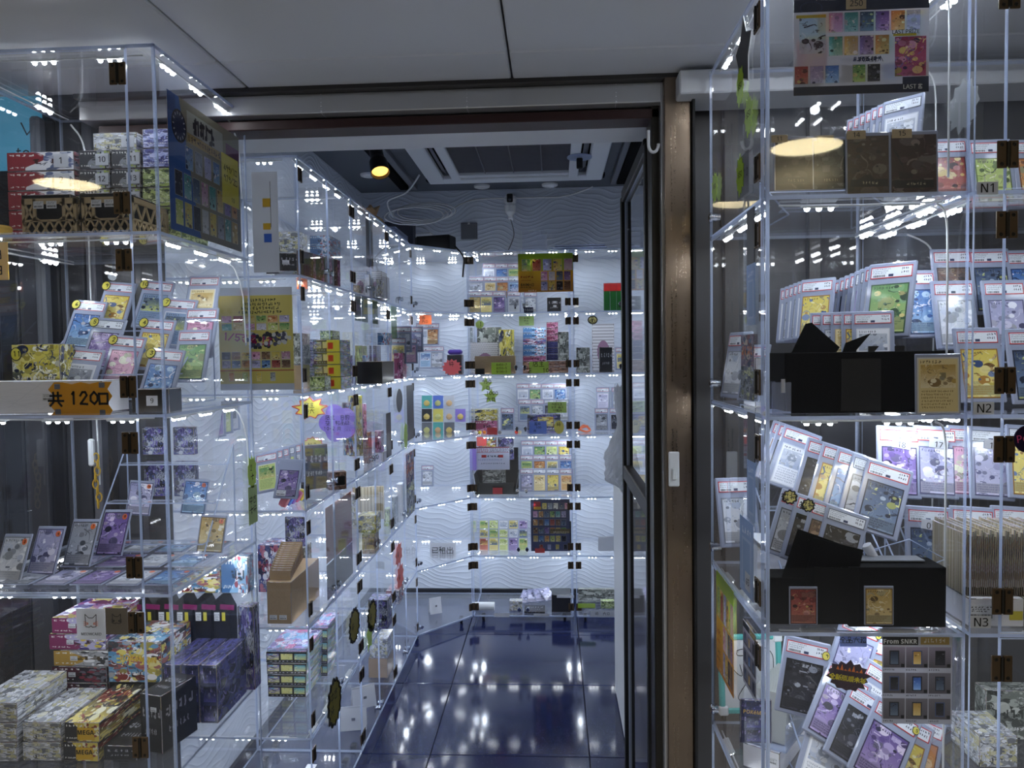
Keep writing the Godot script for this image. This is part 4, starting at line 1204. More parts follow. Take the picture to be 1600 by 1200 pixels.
func build_left():
	var y: float = lvl[1] + 0.0008
	# top compartment
	tray("left of two beige lattice trays behind the front glass", on(73, y, 1.36) + Vector3(0, 0, -0.075), 0.108, 0.072, 0.13)
	tray("right of two beige lattice trays, behind the bronze hinge", on(164, y, 1.36) + Vector3(0, 0, -0.075), 0.1, 0.072, 0.13)
	for k in 2: carton("card_box", ["black box of cards in the left lattice tray", "black box of cards in the right lattice tray"][k], "black boxes in the trays", [35, 126][k], [112, 200][k], 1.38, y + 0.004, 0.078, 0.1, 27, 0, "box", true)
	var h := 0.0405
	for i in 5:
		var o := carton("booster_box", ["red and white booster box, lowest of its stack at the left edge", "red and white booster box, fourth from the top of its stack", "red and white booster box in the middle of its stack above the tray", "red and white booster box tagged two, second from the top", "red and white booster box tagged one, topmost of its stack"][i], "red and white booster boxes", 15 - i, 120 - i, 1.51, y + i * h, h - 0.001, 0.12, 0)
		if i > 2: number_tag(o, "2" if i == 3 else "1", 0.62, 0.5)
	for c in 2:
		for i in 5:
			var tag: String = [["17", "16", "14", "12", "10"], ["19", "18", "15", "13", "11"]][c][i]
			var o := carton("booster_box", ["shrink wrapped grey booster box tagged %s, beside the red stack" % words(int(tag)), "shrink wrapped grey booster box tagged %s, beside the blue and green boxes" % words(int(tag))][c], "wrapped grey booster boxes", [124, 174][c], [172, 220][c], 1.51, y + i * h, h - 0.001, 0.12, 1)
			number_tag(o, tag, 0.5, 0.5, 0.024)
	number_tag(carton("booster_box", "silver wrapped booster box tagged 9 lying on top of the grey boxes", "", 146, 214, 1.525, y + 5 * h, 0.039, 0.11, 10), "9", 0.6, 0.5, 0.024)
	for i in 6: carton("booster_box", ["lime booster box at the foot of its stack", "lime booster box second from the bottom", "lime booster box under another lime one", "lime booster box just under the blue boxes", "dark blue booster box on the lime ones", "dark blue booster box topmost beside the draw poster"][i], "blue and lime booster boxes", 223, 284, 1.51, y + i * h, h - 0.001, 0.12, 2 if i > 3 else 3)
	var o := thing("plastic_tub", "yellow round plastic tub cut by the left edge", "tub", on(-6, y, 1.39))
	var g := G.new()
	g.lathe([Vector2(0, 0.001), Vector2(0.026, 0.001), Vector2(0.028, 0.022), Vector2(0.026, 0.026), Vector2(0, 0.026)], 20)
	part("body", g.mesh(M.yellow), o)
	o = side_poster("draw_poster", "blue draw poster with rows of small cards inside the side pane", -0.7265, 1.38, 1.70, 1.752, 2.016, M.print_blue)
	var pn := part("price_note", bmesh(Vector3.ZERO, Vector3(0.085, 0.11, 0.001), M.lemon_paper), o, Vector3(0.108, 0.02, 0.0012))
	ink(["499/1口", "979/2口"], pn, Vector3(0, 0.012, 0.001), 0.019, M.ink)
	ink(["10包"], pn, Vector3(0.014, -0.042, 0.001), 0.014, M.ink)
	# second compartment: numbered cases on a clear riser
	y = lvl[2] + 0.0008
	riser("clear stepped riser carrying the numbered card cases", -1.12, -0.80, 1.44, 1.70, y, y + 0.2, 4)
	var rows := [["9", 180, 478, 1.69, 0, 3], ["10", 240, 476, 1.69, 15, 2], ["", 316, 468, 1.69, 14, 4], ["6", 133, 508, 1.65, 1, 5], ["7", 275, 505, 1.65, 15, 0], ["5", 162, 537, 1.60, 3, 7], ["4", 240, 538, 1.60, 0, 5], ["2", 192, 566, 1.55, 4, 1], ["1", 125, 588, 1.50, 5, 0], ["3", 252, 588, 1.51, 1, 3], ["", 300, 556, 1.58, 2, 3], ["", 312, 520, 1.64, 4, 5]]
	for r in rows:
		var l: String = ("card case marked with a yellow disc %s, %s picture" % [words(int(r[0])), pal_names[r[4]]]) if r[0] != "" else ["unmarked card case with gold picture at the upper right of the riser", "unmarked card case with green picture, lower right of the riser", "unmarked card case with pink picture at the right end of riser"][[14, 2, 4].find(r[4])]
		o = slab(l, "numbered card cases on the riser", at(r[1], r[2], r[3]), lean(4, 24, -6 if r[1] < 280 else 0), r[4], r[5], 0.94)
		if r[0] != "": disc(o, r[0], -0.036, 0.052)
	o = carton_px("card_box", "gold card box with a yellow disc marked 11", "", 20, 538, 95, 606, 1.47, 0.05, 15)
	disc(o, "11", -0.04, 0.07, 0.0125, 0.027)
	o = carton("sheet_stack", "wide stack of white card sheets behind the yellow 120 sign", "", -60, 160, 1.365, y, 0.062, 0.09, 24, 0, "stack", true)
	for k in 2: barcode(o, 0.25 + k * 0.2, 0.5, 0.024, k)
	var poly := PackedVector2Array()
	for i in 6: poly.append(Vector2(0.052 + (0.009 if i % 2 else 0.0), -0.034 + i * 0.0136))
	for i in 5: poly.append(Vector2(0.035 - i * 0.0175, 0.034 - (0.004 if i % 2 else 0.0)))
	for i in 6: poly.append(Vector2(-0.052 - (0.012 if i % 2 else 0.0), 0.034 - i * 0.0136))
	o = sign_at("count_sign", "dark yellow zigzag sign reading 共120口 on the front pane", poly, at(127, 625, 1.343), Basis.IDENTITY, mat(Color(0.86, 0.6, 0.06), 0.6), [], 0.0, null, null, "", "sign")
	ink(["共120口"], o, Vector3(0, 0.002, 0.0014), 0.032, M.ink, 0.13)
	for s in [[-0.045, 0.026], [0.042, 0.028], [-0.045, -0.022], [0.042, -0.024]]: part("tape_pad", bmesh(Vector3(s[0], s[1], 0.002), Vector3(0.011, 0.01, 0.002), M.grey, 0.001), o)
	o = carton_px("card_box", "small black box with a label 9 right of the yellow 120 sign", "", 206, 608, 265, 645, 1.42, 0.05, 27)
	number_tag(o, "9", 0.1, 0.5, 0.02)
	note("draw_sign", "yellow sign with two brush characters at the left edge", -22, 378, 12, 438, 1.345, M.yellow, ["抽", "抽"])
	# third compartment: sleeved cards with orange stickers
	y = lvl[3] + 0.0008
	riser("clear slanted riser with orange stickered cards", -1.02, -0.76, 1.53, 1.70, y, y + 0.24, 3)
	var leaning := [["2", 20, 873, 1.42, 10, 3], ["4", 73, 860, 1.455, 12, 1], ["7", 128, 848, 1.49, 5, 5], ["8", 178, 832, 1.54, 3, 1]]
	for r in leaning: sleeve("sleeved card with orange sticker %s leaning in the slanted row, %s" % [words(int(r[0])), pal_names[r[4]]], "leaning sleeved cards", at(r[1], r[2], r[3]), lean(-14, 22, 3), r[4], r[5], "o" + r[0])
	for r in [["16", 219, 778, 1.69, 12, 3, "violet landscape card with orange sticker 16 on the upper ledge"], ["19", 305, 776, 1.69, 1, 7, "blue picture card with orange sticker 19 on the upper ledge"], ["7", 331, 834, 1.58, 14, 5, "gold picture card with orange sticker at the right of the riser"]]:
		sleeve(r[6], "sleeved cards on the slanted riser", at(r[1], r[2], r[3]), lean(3, 14, -4), r[4], r[5], "o" + r[0], 0.82)
	for i in 4: carton_px("deck_box", "small dark box with gold print, %s %s of four behind the hinge" % [["upper", "upper", "lower", "lower"][i], ["left", "right"][i % 2]], "dark small boxes", [223, 271, 226, 272][i], [668, 668, 722, 722][i], [257, 304, 261, 306][i], [711, 711, 776, 776][i], 1.70, 0.018, 21, 0, "box", true)
	var flat := [[[45, 100, 155, 210, 265], 1.42], [[137, 190, 243, 296], 1.535], [[176, 227, 279, 328], 1.645]]
	for j in 3:
		for i in flat[j][0].size():
			sleeve("card lying flat with an orange dot, %s from the left in the %s row" % [nth(i), ["front", "middle", "rear"][j]], "cards lying flat with orange dots", on(flat[j][0][i], y + 0.004 + j * 0.002, flat[j][1]), Basis(Vector3.RIGHT, -PI / 2 + 0.02), [5, 12, 3, 10, 1][(i + j) % 5], 1 + i * 2, "o", 0.9)
	o = thing("plug_adapter", "white plug adapter hanging on a cable in the third compartment", "adapter", at(143, 707, 1.705))
	part("body", bmesh(Vector3.ZERO, Vector3(0.014, 0.066, 0.014), M.white, 0.004), o)
	o = thing("plastic_chain", "yellow plastic chain hanging below the white adapter", "chain", at(150, 715, 1.705))
	for i in 8:
		g = G.new()
		var ring := []
		for k in 13: ring.append(Vector3(0.006 * cos(TAU * k / 12), 0.011 * sin(TAU * k / 12), 0))
		g.tube(ring, 0.0018, 5)
		part("link", g.mesh(M.yellow), o, Vector3(0.004 * sin(i * 1.3), -0.016 * i, 0), yaw(90 * (i % 2) + 20))
	side_sign("price_burst", "lime jagged price tag at the back edge of the left cabinet", -0.716, 1.70, 1.232, star(11, 0.5, 0.4, 0.055, 0.085, 0.08), M.lime, ["2手", "卡"], 0.018)
	side_sign("price_note", "pale green strip with upright handwriting under the jagged tag", -0.716, 1.70, 1.155, rect(0.05, 0.09), mat(Color(0.66, 0.76, 0.5), 0.6), ["中古", "卡特"], 0.02)
	# fourth compartment: stacks of boxes
	y = lvl[4] + 0.0008
	h = 0.0395
	for i in 3: carton("booster_box", "pale silver booster box in the leftmost stack, %s from the top" % nth(2 - i), "pale silver booster boxes", -45, 27, 1.36, y + i * h, h - 0.001, 0.15, 10)
	for i in 2: carton("booster_box", "pale silver booster box in the second stack, %s" % ["lower", "upper"][i], "pale silver booster boxes", 36, 96, 1.365, y + i * h, h - 0.001, 0.15, 10)
	for i in 2:
		o = carton("booster_box", "black and yellow booster box reading MEGA, %s" % ["lower", "upper"][i], "black and yellow booster boxes", 99 + i * 2, 154 + i * 2, 1.365, y + i * h, h - 0.001, 0.17, 11)
		type("MEGA", part("yellow_panel", bmesh(Vector3.ZERO, Vector3(0.034, 0.024, 0.0006), M.yellow), o, Vector3(0.008, 0.016, 0.0855)), Vector3(0, 0.003, 0.0006), 0.009, M.ink, Basis.IDENTITY, true)
	carton("booster_box", "black booster box lying right of the black and yellow ones", "", 162, 214, 1.37, y, 0.03, 0.12, 9)
	h = 0.0365
	for i in 6:
		o = carton("booster_box", ["dark maroon booster box at the foot of the colourful stack", "dark maroon booster box second from the bottom", "dark maroon booster box under the gold one", "gold and grey booster box between maroon and magenta", "magenta booster box second from the top", "magenta booster box topmost of the colourful stack"][i], "boxes of the colourful stack", 80 + [3, 0, 1, 4, -3, 1][i], 166 + [0, 2, 1, 4, 0, 1][i], 1.55, y + i * h, h - 0.001, 0.13, [6, 6, 6, 5, 4, 4][i])
		barcode(o, -0.25, 0.5, 0.016, i)
	carton("storage_box", "plain black box under the red picture box", "", 172, 254, 1.54, y, 0.083, 0.12, 27)
	o = carton("picture_box", "large red and blue picture box with yellow lettering POKéMON", "", 170, 254, 1.53, y + 0.0835, 0.09, 0.13, 7)
	type("POKéMON", o, Vector3(0.008, 0.052, 0.0655), 0.0125, M.yellow, Basis(Vector3.BACK, -0.06), true)
	for i in 3: carton("booster_box", "tall blue violet booster box, %s from the left of three" % nth(i), "tall blue violet boxes", 258 + i * 28, 285 + i * 28, 1.52, y, 0.128, 0.15, 8)
	for i in 6:
		var a := on(213 + i * 28.5, y, 1.69)
		o = thing("gable_pack", "black gable topped pack with yellow tag, %s from the left" % nth(i), "box", a, Basis.IDENTITY, "black gable topped packs")
		g = G.new()
		g.prism(PackedVector2Array([Vector2(-0.0195, 0), Vector2(0.0195, 0), Vector2(0.0195, 0.195), Vector2(0.0, 0.232), Vector2(-0.0195, 0.215)]), -0.02, 0.02)
		part("carton", g.mesh(M.cartons if false else M.black), o)
		part("magenta_band", bmesh(Vector3(0.002, 0.203, 0.0205), Vector3(0.034, 0.012, 0.001), mat(Color(0.5, 0.1, 0.35), 0.4)), o, Vector3.ZERO, Basis(Vector3.BACK, -0.06))
		part("white_tag", bmesh(Vector3(-0.011, 0.18, 0.0206), Vector3(0.013, 0.02, 0.001), M.codes, 0.0, [Rect2(0, 0, 0.25, 0.5)]), o)
		part("yellow_tag", bmesh(Vector3(0.005, 0.18, 0.0206), Vector3(0.008, 0.02, 0.001), M.lemon_paper), o)
	carton("picture_box", "flat picture box lying on the black gable packs", "", 270, 345, 1.675, y + 0.2335, 0.055, 0.035, 7)
	carton("picture_box", "light blue picture box lying at the right end of the gable packs", "", 346, 388, 1.675, y + 0.2335, 0.088, 0.035, 18)
	o = carton("tall_box", "tall glossy black box with a white label standing at the front", "", 226, 266, 1.40, y, 0.118, 0.1, 9, -14)
	barcode(o, 0.3, 0.75, 0.014, 2)
	carton("tall_box", "tall dark picture box at the back right corner of the compartment", "", 374, 399, 1.68, y, 0.2, 0.035, 21)
	# shop cards stuck under the third shelf
	for k in 2:
		o = note("shop_card", ["white card with a line drawn cat head stuck under the shelf", "beige card with a line drawn cat head stuck under the shelf"][k], [121, 166][k], [951, 950][k], [164, 199][k], [999, 991][k], [1.335, 1.333][k], M.paper if k == 0 else mat(Color(0.42, 0.38, 0.32), 0.6))
		var s := 1.0 - 0.25 * k
		var pts := [Vector2(-0.01, -0.008), Vector2(-0.011, 0.016), Vector2(-0.004, 0.009), Vector2(0.004, 0.009), Vector2(0.011, 0.016), Vector2(0.01, -0.008), Vector2(0.003, -0.009), Vector2(0, -0.006), Vector2(-0.003, -0.009), Vector2(-0.01, -0.008)]
		g = G.new()
		for i in pts.size() - 1: g.tube([Vector3(pts[i].x, pts[i].y + 0.003, 0.001) * s, Vector3(pts[i + 1].x, pts[i + 1].y + 0.003, 0.001) * s], 0.0006, 4)
		part("cat_outline", g.mesh(M.ink), o)
		g = G.new()
		for sx in [-1, 1]:
			for j in 3: g.tube([Vector3(sx * 0.005, 0.002 - j * 0.001, 0.001) * s, Vector3(sx * 0.014, 0.005 - j * 0.004, 0.001) * s], 0.0006, 4)
		part("whiskers", g.mesh(M.orange if k == 0 else M.ink), o)
		if k == 0: type("MEOWCARD", o, Vector3(0, -0.019, 0.001), 0.0055, M.ink)
	# blue banner on the shopfront behind, with a glow added to brighten it
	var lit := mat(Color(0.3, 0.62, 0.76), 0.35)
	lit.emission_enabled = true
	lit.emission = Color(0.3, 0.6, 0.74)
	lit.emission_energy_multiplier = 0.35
	o = poster("glow_banner", "blue banner with added glow and black letters behind the left cabinet", -60, 84, 62, 269, 1.772, lit)
	type("te", o, Vector3(0.055, -0.1, 0.001), 0.032, M.ink)
	for k in 2:
		g = G.new()
		var p: Vector2 = [Vector2(0.045, 0.085), Vector2(0.065, -0.055)][k]
		g.tube([Vector3(p.x - 0.012, p.y + 0.03, 0.001), Vector3(p.x + 0.002, p.y, 0.001), Vector3(p.x + 0.018, p.y + 0.018, 0.001)], 0.002, 5)
		part("letter_stroke", g.mesh(M.ink), o)

# ------------------------------------------------------------------ the row along the left wall
func build_row():
	var y: float = lvl[1]
	# posters on its near end
	var o := poster("price_strip", "tall white paper strip with yellow and blue squares on the row's end", 397, 268, 433, 426, 2.074, M.paper)
	for s in [[0.004, 0.055, 0.024, M.yellow], [0.004, -0.012, 0.018, M.yellow], [0.006, -0.045, 0.024, M.sky]]: part("colour_square", bmesh(Vector3(s[0], s[1], 0.001), Vector3(0.022, s[2], 0.0008), s[3]), o)
	part("rule_line", bmesh(Vector3(0.016, 0.05, 0.001), Vector3(0.001, 0.13, 0.0008), M.ink), o)
	o = poster("list_poster", "pale yellow list poster with rows of small figures on the row's end", 345, 448, 456, 610, 2.074, M.print_lemon)
	ink(["1/5でる!?"], o, Vector3(-0.03, 0.0, 0.0016), 0.028, mat(Color(0.65, 0.1, 0.35), 0.6), 0.14, -0.12)
	# first bay, from the top
	carton_px("toy_box", "silver wrapped flat box at the back of the first bay's top shelf", "", 420, 362, 468, 396, 2.42, 0.08, 10)
	carton_px("toy_box", "silver wrapped box under another at the back of the top shelf", "", 416, 396, 470, 428, 2.36, 0.1, 1)
	for i in 2: carton_px("card_pack_box", "light blue and pink pack box, %s of two, top shelf" % ["upper", "lower"][i], "light blue pack boxes", 484, 368 + i * 17, 516, 385 + i * 17, 2.42, 0.12, 18)
	o = carton_px("folded_sign", "black folded sign with white print on the top shelf", "", 434, 396, 464, 424, 2.2, 0.03, 9, 20, "sign")
	barcode(o, -0.3, 0.5, 0.02, 3)
	for i in 12: carton("card_pack", "brown and red card pack standing in a row, %s from the front" % nth(i), "upright brown card packs", 468 + i * 4.4, 472 + i * 4.4, 2.2 + i * 0.018, y, 0.088, 0.06, [23, 20, 19][i % 3], -18, "card pack")
	note("letter_tag", "small orange tag with a white letter F by the first lock", 464, 433, 480, 452, 2.15, M.orange)
	type("F", get_node("letter_tag"), Vector3(0, 0, 0.0014), 0.018, M.paper)
	y = lvl[2]
	for i in 4:
		o = carton("booster_box", "dark booster box with a lime end and red spot, %s from the bottom" % nth(i), "lime ended booster boxes", 492 - i, 533 - i * 0.5, 2.33, y + i * 0.04, 0.039, 0.12, 14)
		stick(o, "lime_end", 0.5, 0.5, 0.042, 0.037, M.lemon_paper)
		stick(o, "red_spot", 0.3, 0.5, 0.016, 0.02, M.red, Rect2(0, 0, 1, 1), 0.0012)
	for i in 3: carton("booster_box", "dark violet booster box in the second shelf stack, %s from the bottom" % nth(i), "dark violet booster boxes", 466, 498, 2.44, y + i * 0.055, 0.054, 0.1, 21)
	carton("pack_box", "lime pack box low at the front of the second shelf", "", 484, 508, 2.2, y, 0.045, 0.06, 3)
	carton("pack_box", "green pack box on top of the lime ended stack", "", 500, 520, 2.36, y + 0.16, 0.03, 0.08, 3)
	carton("gift_box", "brown kraft gift box at the back left of the second shelf", "", 458, 472, 2.3, y, 0.08, 0.08, 12)
	carton("gift_box", "grey gift box standing on the brown one", "", 458, 474, 2.31, y + 0.081, 0.1, 0.07, 17)
	y = lvl[3]
	# third shelf: fans of numbered cases, the purple note
	for f in 2:
		for i in 5:
			slab("clear card case in the %s fan, %s from the left" % [["rear tilted", "front tilted"][f], nth(i)], "fanned card cases on the third shelf", at([316, 418][f] + i * [11, 9.5][f], [668, 738][f] - i * [5, 3][f], [2.5, 2.18][f] + i * 0.004), lean(-8, 20, 12), [2, 12, 3, 13, 5][i], 0 + 2 * i, 0.92)
	o = slab("violet card in a clear stand box at the front of the third shelf", "", at(451, 748, 2.12), lean(5, 25, -4), 3, 1, 0.9, false)
	part("tag", bmesh(Vector3(-0.015, -0.05, 0.006), Vector3(0.03, 0.018, 0.001), M.codes, 0.0, [Rect2(0, 0, 0.25, 1)]), o)
	var poly := PackedVector2Array()
	for i in 40:
		var a := TAU * i / 40.0 + 0.3
		var r := 0.056 + 0.015 * absf(sin(a * 2.5))
		poly.append(Vector2(cos(a) * r, sin(a) * r * 1.0))
	sign_at("flower_note", "purple flower shaped paper with three lines of handwriting", poly, at(528, 661, 2.633), Basis.IDENTITY, M.violet, ["店主親自的", "確認精品已", "10-2 月 ..."], 0.017)
	sign_at("price_burst", "yellow jagged tag with red rim above left of the purple flower", star(9, 0.5, 0.34, 0.125, 0.08, 0.1), at(484, 638, 2.631), Basis.IDENTITY, M.lemon_paper, ["店主", "特大"], 0.018, null, M.red)
	sign_at("price_burst", "yellow jagged tag with red rim below left of the purple flower", star(13, 0.5, 0.4, 0.085, 0.062, 0.05), at(489, 696, 2.631), Basis.IDENTITY, M.lemon_paper, ["精品"], 0.018, null, M.red)
	carton("grey_folder", "dark grey folder standing slanted on the third shelf", "", 470, 512, 2.42, y, 0.15, 0.012, 9, 40, "folder", true)
	o = carton("mini_bag", "orange toy bag with a dark screen on the third shelf", "", 511, 538, 2.4, y + 0.001, 0.06, 0.03, 20, 30, "bag")
	stick(o, "dark_panel", 0.3, 0.5, 0.03, 0.03, M.ink)
	sign_at("price_burst", "pink jagged tag hanging on the first bay's third shelf", star(10, 0.5, 0.42, 0.035, 0.06, 0.08), at(497, 748, 2.5), Basis.IDENTITY, M.pink, ["精"], 0.02)
	y = lvl[3]
	for i in 5:
		var g := G.new()
		g.lathe([Vector2(0, -0.012), Vector2(0.017, -0.01), Vector2(0.019, 0), Vector2(0.017, 0.01), Vector2(0, 0.012)], 14, Transform3D(Basis(Vector3.BACK, PI / 2 - 0.5), Vector3.ZERO))
		var b := thing("candy_disc", "%s candy coloured disc of the slanted string, fourth shelf" % ["rose", "blue", "lilac", "pink", "yellow"][i], "ornament", on(445 + i * 6.5, y + 0.02, 2.12 + i * 0.025), Basis.IDENTITY, "candy coloured discs")
		part("body", g.mesh(mat([Color(0.9, 0.5, 0.55), Color(0.2, 0.45, 0.85), Color(0.6, 0.4, 0.8), Color(0.9, 0.45, 0.6), Color(0.9, 0.8, 0.25)][i], 0.4)), b)
	y = lvl[4]
	carton("framed_picture", "dark framed card picture on the fourth shelf", "", 446, 478, 2.42, y + 0.151, 0.1, 0.012, 21, 0, "picture")
	carton("case_stand", "low white case stand on the fourth shelf behind the pillar edge", "", 440, 476, 2.40, y, 0.15, 0.08, 17, 0, "stand", true)
	o = side_poster("paper_sheet", "large translucent brown sheet inside the first bay's door", -0.732, 2.30, 2.60, 0.84, 1.02, mat(Color(0.55, 0.3, 0.15), 0.5))
	o = side_poster("paper_sheet", "large grey brown sheet under the brown one", -0.732, 2.30, 2.60, 0.722, 0.835, mat(Color(0.34, 0.31, 0.3), 0.5))
	carton("envelope_box", "open kraft box holding a row of brown envelopes", "", 418, 456, 2.11, y, 0.125, 0.26, 12, 0, "box", true)
	for i in 14: carton("envelope", "brown envelope in the kraft box, %s from the front" % nth(i), "brown envelopes in the kraft box", 421 + i * 1.4, 455 + i * 1.4, 2.125 + i * 0.017, y + 0.127, 0.03 + i * 0.0022, 0.003, 12, 0, "envelope", true)
	for k in 2: barcode(get_node("envelope_box"), -0.5 + k * 0.8, 0.16, 0.022, k)
	carton("gift_box", "dark blue glossy box at the left of the kraft box", "", 404, 440, 2.40, y, 0.16, 0.1, 26)
	for i in 2: sign_at("price_burst", "coral pink jagged tag %s the envelopes" % ["behind", "left of"][i], star(9, 0.5, 0.36, 0.1, 0.05, 0.1), at([470, 446][i], [887, 903][i], 2.42 + 0.02 * i), yaw(20), M.coral)
	y = lvl[5]
	for i in 4: carton("booster_box", "dark booster box with three picture windows, %s from the bottom" % nth(i), "window fronted booster boxes", 419 - i, 478 + i * 0.7, 2.34, y + i * 0.038, 0.037, 0.2, 14)
	carton("booster_box", "pastel swirled booster box on the window fronted stack", "", 417, 479, 2.335, y + 0.153, 0.012, 0.2, 13)
	for i in 4: carton("booster_box", "dark booster box of the second stack, %s from the bottom" % nth(i), "window fronted booster boxes behind", 487, 512, 2.5, y + i * 0.042, 0.041, 0.13, 14)
	carton("booster_box", "pastel swirled booster box on the second stack", "", 486, 513, 2.5, y + 0.169, 0.012, 0.13, 13)
	carton("paper_strip", "white paper strip lying on the lowest shelf of the first bay", "", 424, 442, 2.2, lvl[6], 0.002, 0.34, 24, 0, "paper", true)
	# second bay
	y = lvl[1]
	carton("card_tin", "dotted white pack box on the top shelf of the second bay", "", 553, 574, 2.95, y + 0.0, 0.11, 0.1, 16)
	carton("card_tin", "dotted white pack box beside the brown hanging strip", "", 578, 597, 3.05, y + 0.0, 0.12, 0.1, 16)
	side_poster("hanging_strip", "brown grey strip hanging inside the second bay's door", -0.726, 2.87, 2.98, 1.86, 2.05, mat(Color(0.2, 0.17, 0.16), 0.5))
	for i in 6: carton("figure_box", "small clear front box low on the top shelf, %s from the left" % nth(i), "small clear front boxes", 552 + i * 9, 560 + i * 9, 2.9 + (i % 2) * 0.1, y, 0.05 + (i % 3) * 0.02, 0.05, [17, 10, 24][i % 3])
	y = lvl[2]
	for i in 3: side_sign("price_tag", "green tag hanging on the second bay, %s from the left" % nth(i), -0.735, [2.76, 2.86, 3.03][i], 1.69, rect(0.09, 0.1), mat(Color(0.1, 0.3, 0.12), 0.6), ["特"], 0.03, 1.0, null, "green hanging tags")
	carton("card_tray", "dark open card tray on the second bay's second shelf", "", 558, 598, 2.75, y, 0.085, 0.2, 27)
	for i in 4: carton("pack_box", "%s pack box stacked behind the dark card tray" % ["slate blue", "lime", "pale blue", "violet"][i], "pack boxes behind the dark tray", 545 + i * 11, 556 + i * 11, 3.0, y, 0.11 + (i % 2) * 0.04, 0.08, [21, 3, 18, 8][i])
	carton("card_wallet", "pale blue wallet on top of the pack boxes", "", 590, 606, 2.99, y + 0.151, 0.05, 0.08, 18)
	y = lvl[3]
	for i in 3: carton("figure_pack", "%s blister pack hanging in the second bay" % ["red and yellow", "yellow card", "dark red"][i], "blister packs of the second bay", [536, 545, 556][i], [556, 566, 572][i], 2.75 + i * 0.12, y + [0.07, 0.05, 0.09][i], [0.2, 0.24, 0.16][i], 0.02, [7, 15, 19][i], 25, "toy")
	carton("bottle_box", "brown small bottle box on the second bay's third shelf", "", 568, 577, 3.0, y, 0.13, 0.05, 20)
	carton("gift_box", "small red gift box on the second bay's third shelf", "", 584, 596, 3.05, y + 0.04, 0.09, 0.05, 19)
	carton("gift_stand", "clear white stand under the small red gift box", "", 580, 600, 3.05, y, 0.039, 0.06, 24, 0, "stand")
	side_poster("picture_strip", "small dark photo strip on the second bay's door", -0.714, 3.10, 3.19, 1.07, 1.26, mat(Color(0.14, 0.14, 0.15), 0.4))
	y = lvl[4]
	for i in 2: carton("toy_case", "%s toy case on the second bay's fourth shelf" % ["pale rose", "clear white"][i], "toy cases of the fourth shelf", [522, 540][i], [540, 558][i], 2.78 + i * 0.1, y, 0.15, 0.08, [13, 24][i])
	carton("toy_case", "yellow and green toy case on the second bay's fourth shelf", "", 560, 588, 2.9, y + 0.08, 0.07, 0.08, 15)
	carton("toy_case", "orange toy case under the yellow one on the fourth shelf", "", 566, 586, 2.88, y, 0.079, 0.07, 20)
	carton("leaflet", "cream leaflet leaning above the yellow toy case", "", 552, 600, 3.05, y + 0.1, 0.14, 0.01, 22, 15, "leaflet", true)
	carton("clear_bag", "crumpled clear bag of parts at the fourth shelf's door", "", 532, 552, 2.72, y + 0.15, 0.12, 0.05, 10, 30, "bag")
	y = lvl[5]
	for i in 2: side_sign("price_burst", "coral red jagged tag, %s of two on the third bay" % ["upper", "lower"][i], -0.714, [3.3, 3.32][i], [0.60, 0.49][i], star(9, 0.5, 0.38, 0.16, [0.11, 0.13][i], 0.1), M.coral, ["特價"], 0.03)
	carton("figure_box", "violet grey box on the second bay's fifth shelf", "", 576, 606, 2.95, y, 0.12, 0.08, 21)
	carton("parcel", "red and white parcel on the third bay's fifth shelf", "", 603, 624, 3.25, y, 0.06, 0.1, 0)
	for i in 2: side_sign("price_burst", "dark yellow jagged tag on the second bay's lowest door, %s" % ["nearer", "farther"][i], -0.712, [2.53, 2.78][i], [0.555, 0.50][i], star(16, 0.5, 0.42, 0.13, 0.12, 0.05), mat(Color(0.55, 0.5, 0.06), 0.6), ["特價"], 0.03, 1.0, M.ink)
	side_sign("price_burst", "lime pointed tag low between the first and second bays", -0.712, 2.74, 0.44, star(5, 0.5, 0.3, 0.1, 0.13, 0.05), M.lime)
	side_sign("price_burst", "dark yellow jagged tag at floor level of the first bay", -0.712, 2.28, 0.40, star(14, 0.5, 0.42, 0.14, 0.15, 0.05), mat(Color(0.5, 0.46, 0.06), 0.6), ["中古", "特價"], 0.035, 1.0, M.ink)
	y = lvl[6]
	carton("storage_box", "brown cardboard box with two holes on the lowest shelf", "", 576, 606, 3.25, y, 0.09, 0.14, 12, 0, "box", true)
	carton("clear_crate", "clear crate with silver wrap standing on the cardboard box", "", 578, 606, 3.25, y + 0.091, 0.09, 0.12, 10)
	for k in 2: tent("white folded card standing on the lowest shelf, %s of two" % ["farther", "nearer"][k], on([568, 553][k], y + 0.001, [2.98, 2.8][k]), 0.1, 0.09, [35, 12][k])
	# third bay
	y = lvl[2]
	for i in 4: slab("card case with %s picture on the third bay's second shelf" % pal_names[[0, 10, 4, 12][i]], "card cases of the third bay", at(622 + i * 9, 548 - (i % 2) * 18, 3.4 + i * 0.05), lean(10, 14), [0, 10, 4, 12][i], i, 0.95)
	carton("pink_box", "pink pack box on the third bay's second shelf", "", 616, 630, 3.35, y, 0.12, 0.08, 19)
	side_sign("price_tag", "long pale green strip hanging on the third bay", -0.73, 3.37, 1.66, rect(0.12, 0.15), mat(Color(0.55, 0.72, 0.4), 0.6))
	side_sign("round_badge", "grey round badge on the third bay's third door", -0.713, 3.37, 1.30, star(14, 0.5, 0.5, 0.14, 0.11), M.grey, [], 0.01, 1.0, M.white)
	side_poster("picture_strip", "tall dark picture sheet at the far end of the row", -0.713, 3.55, 3.72, 1.09, 1.36, mat(Color(0.16, 0.17, 0.19), 0.4))
	side_poster("picture_strip", "tall brown grey picture sheet at the far end, fourth door", -0.713, 3.5, 3.7, 0.72, 1.03, M.print_collage)
	side_sign("price_tag", "lime strip tag on the third bay's third door", -0.712, 3.5, 1.12, star(8, 0.5, 0.42, 0.09, 0.14, 0.05), M.lime)
	y = lvl[4]
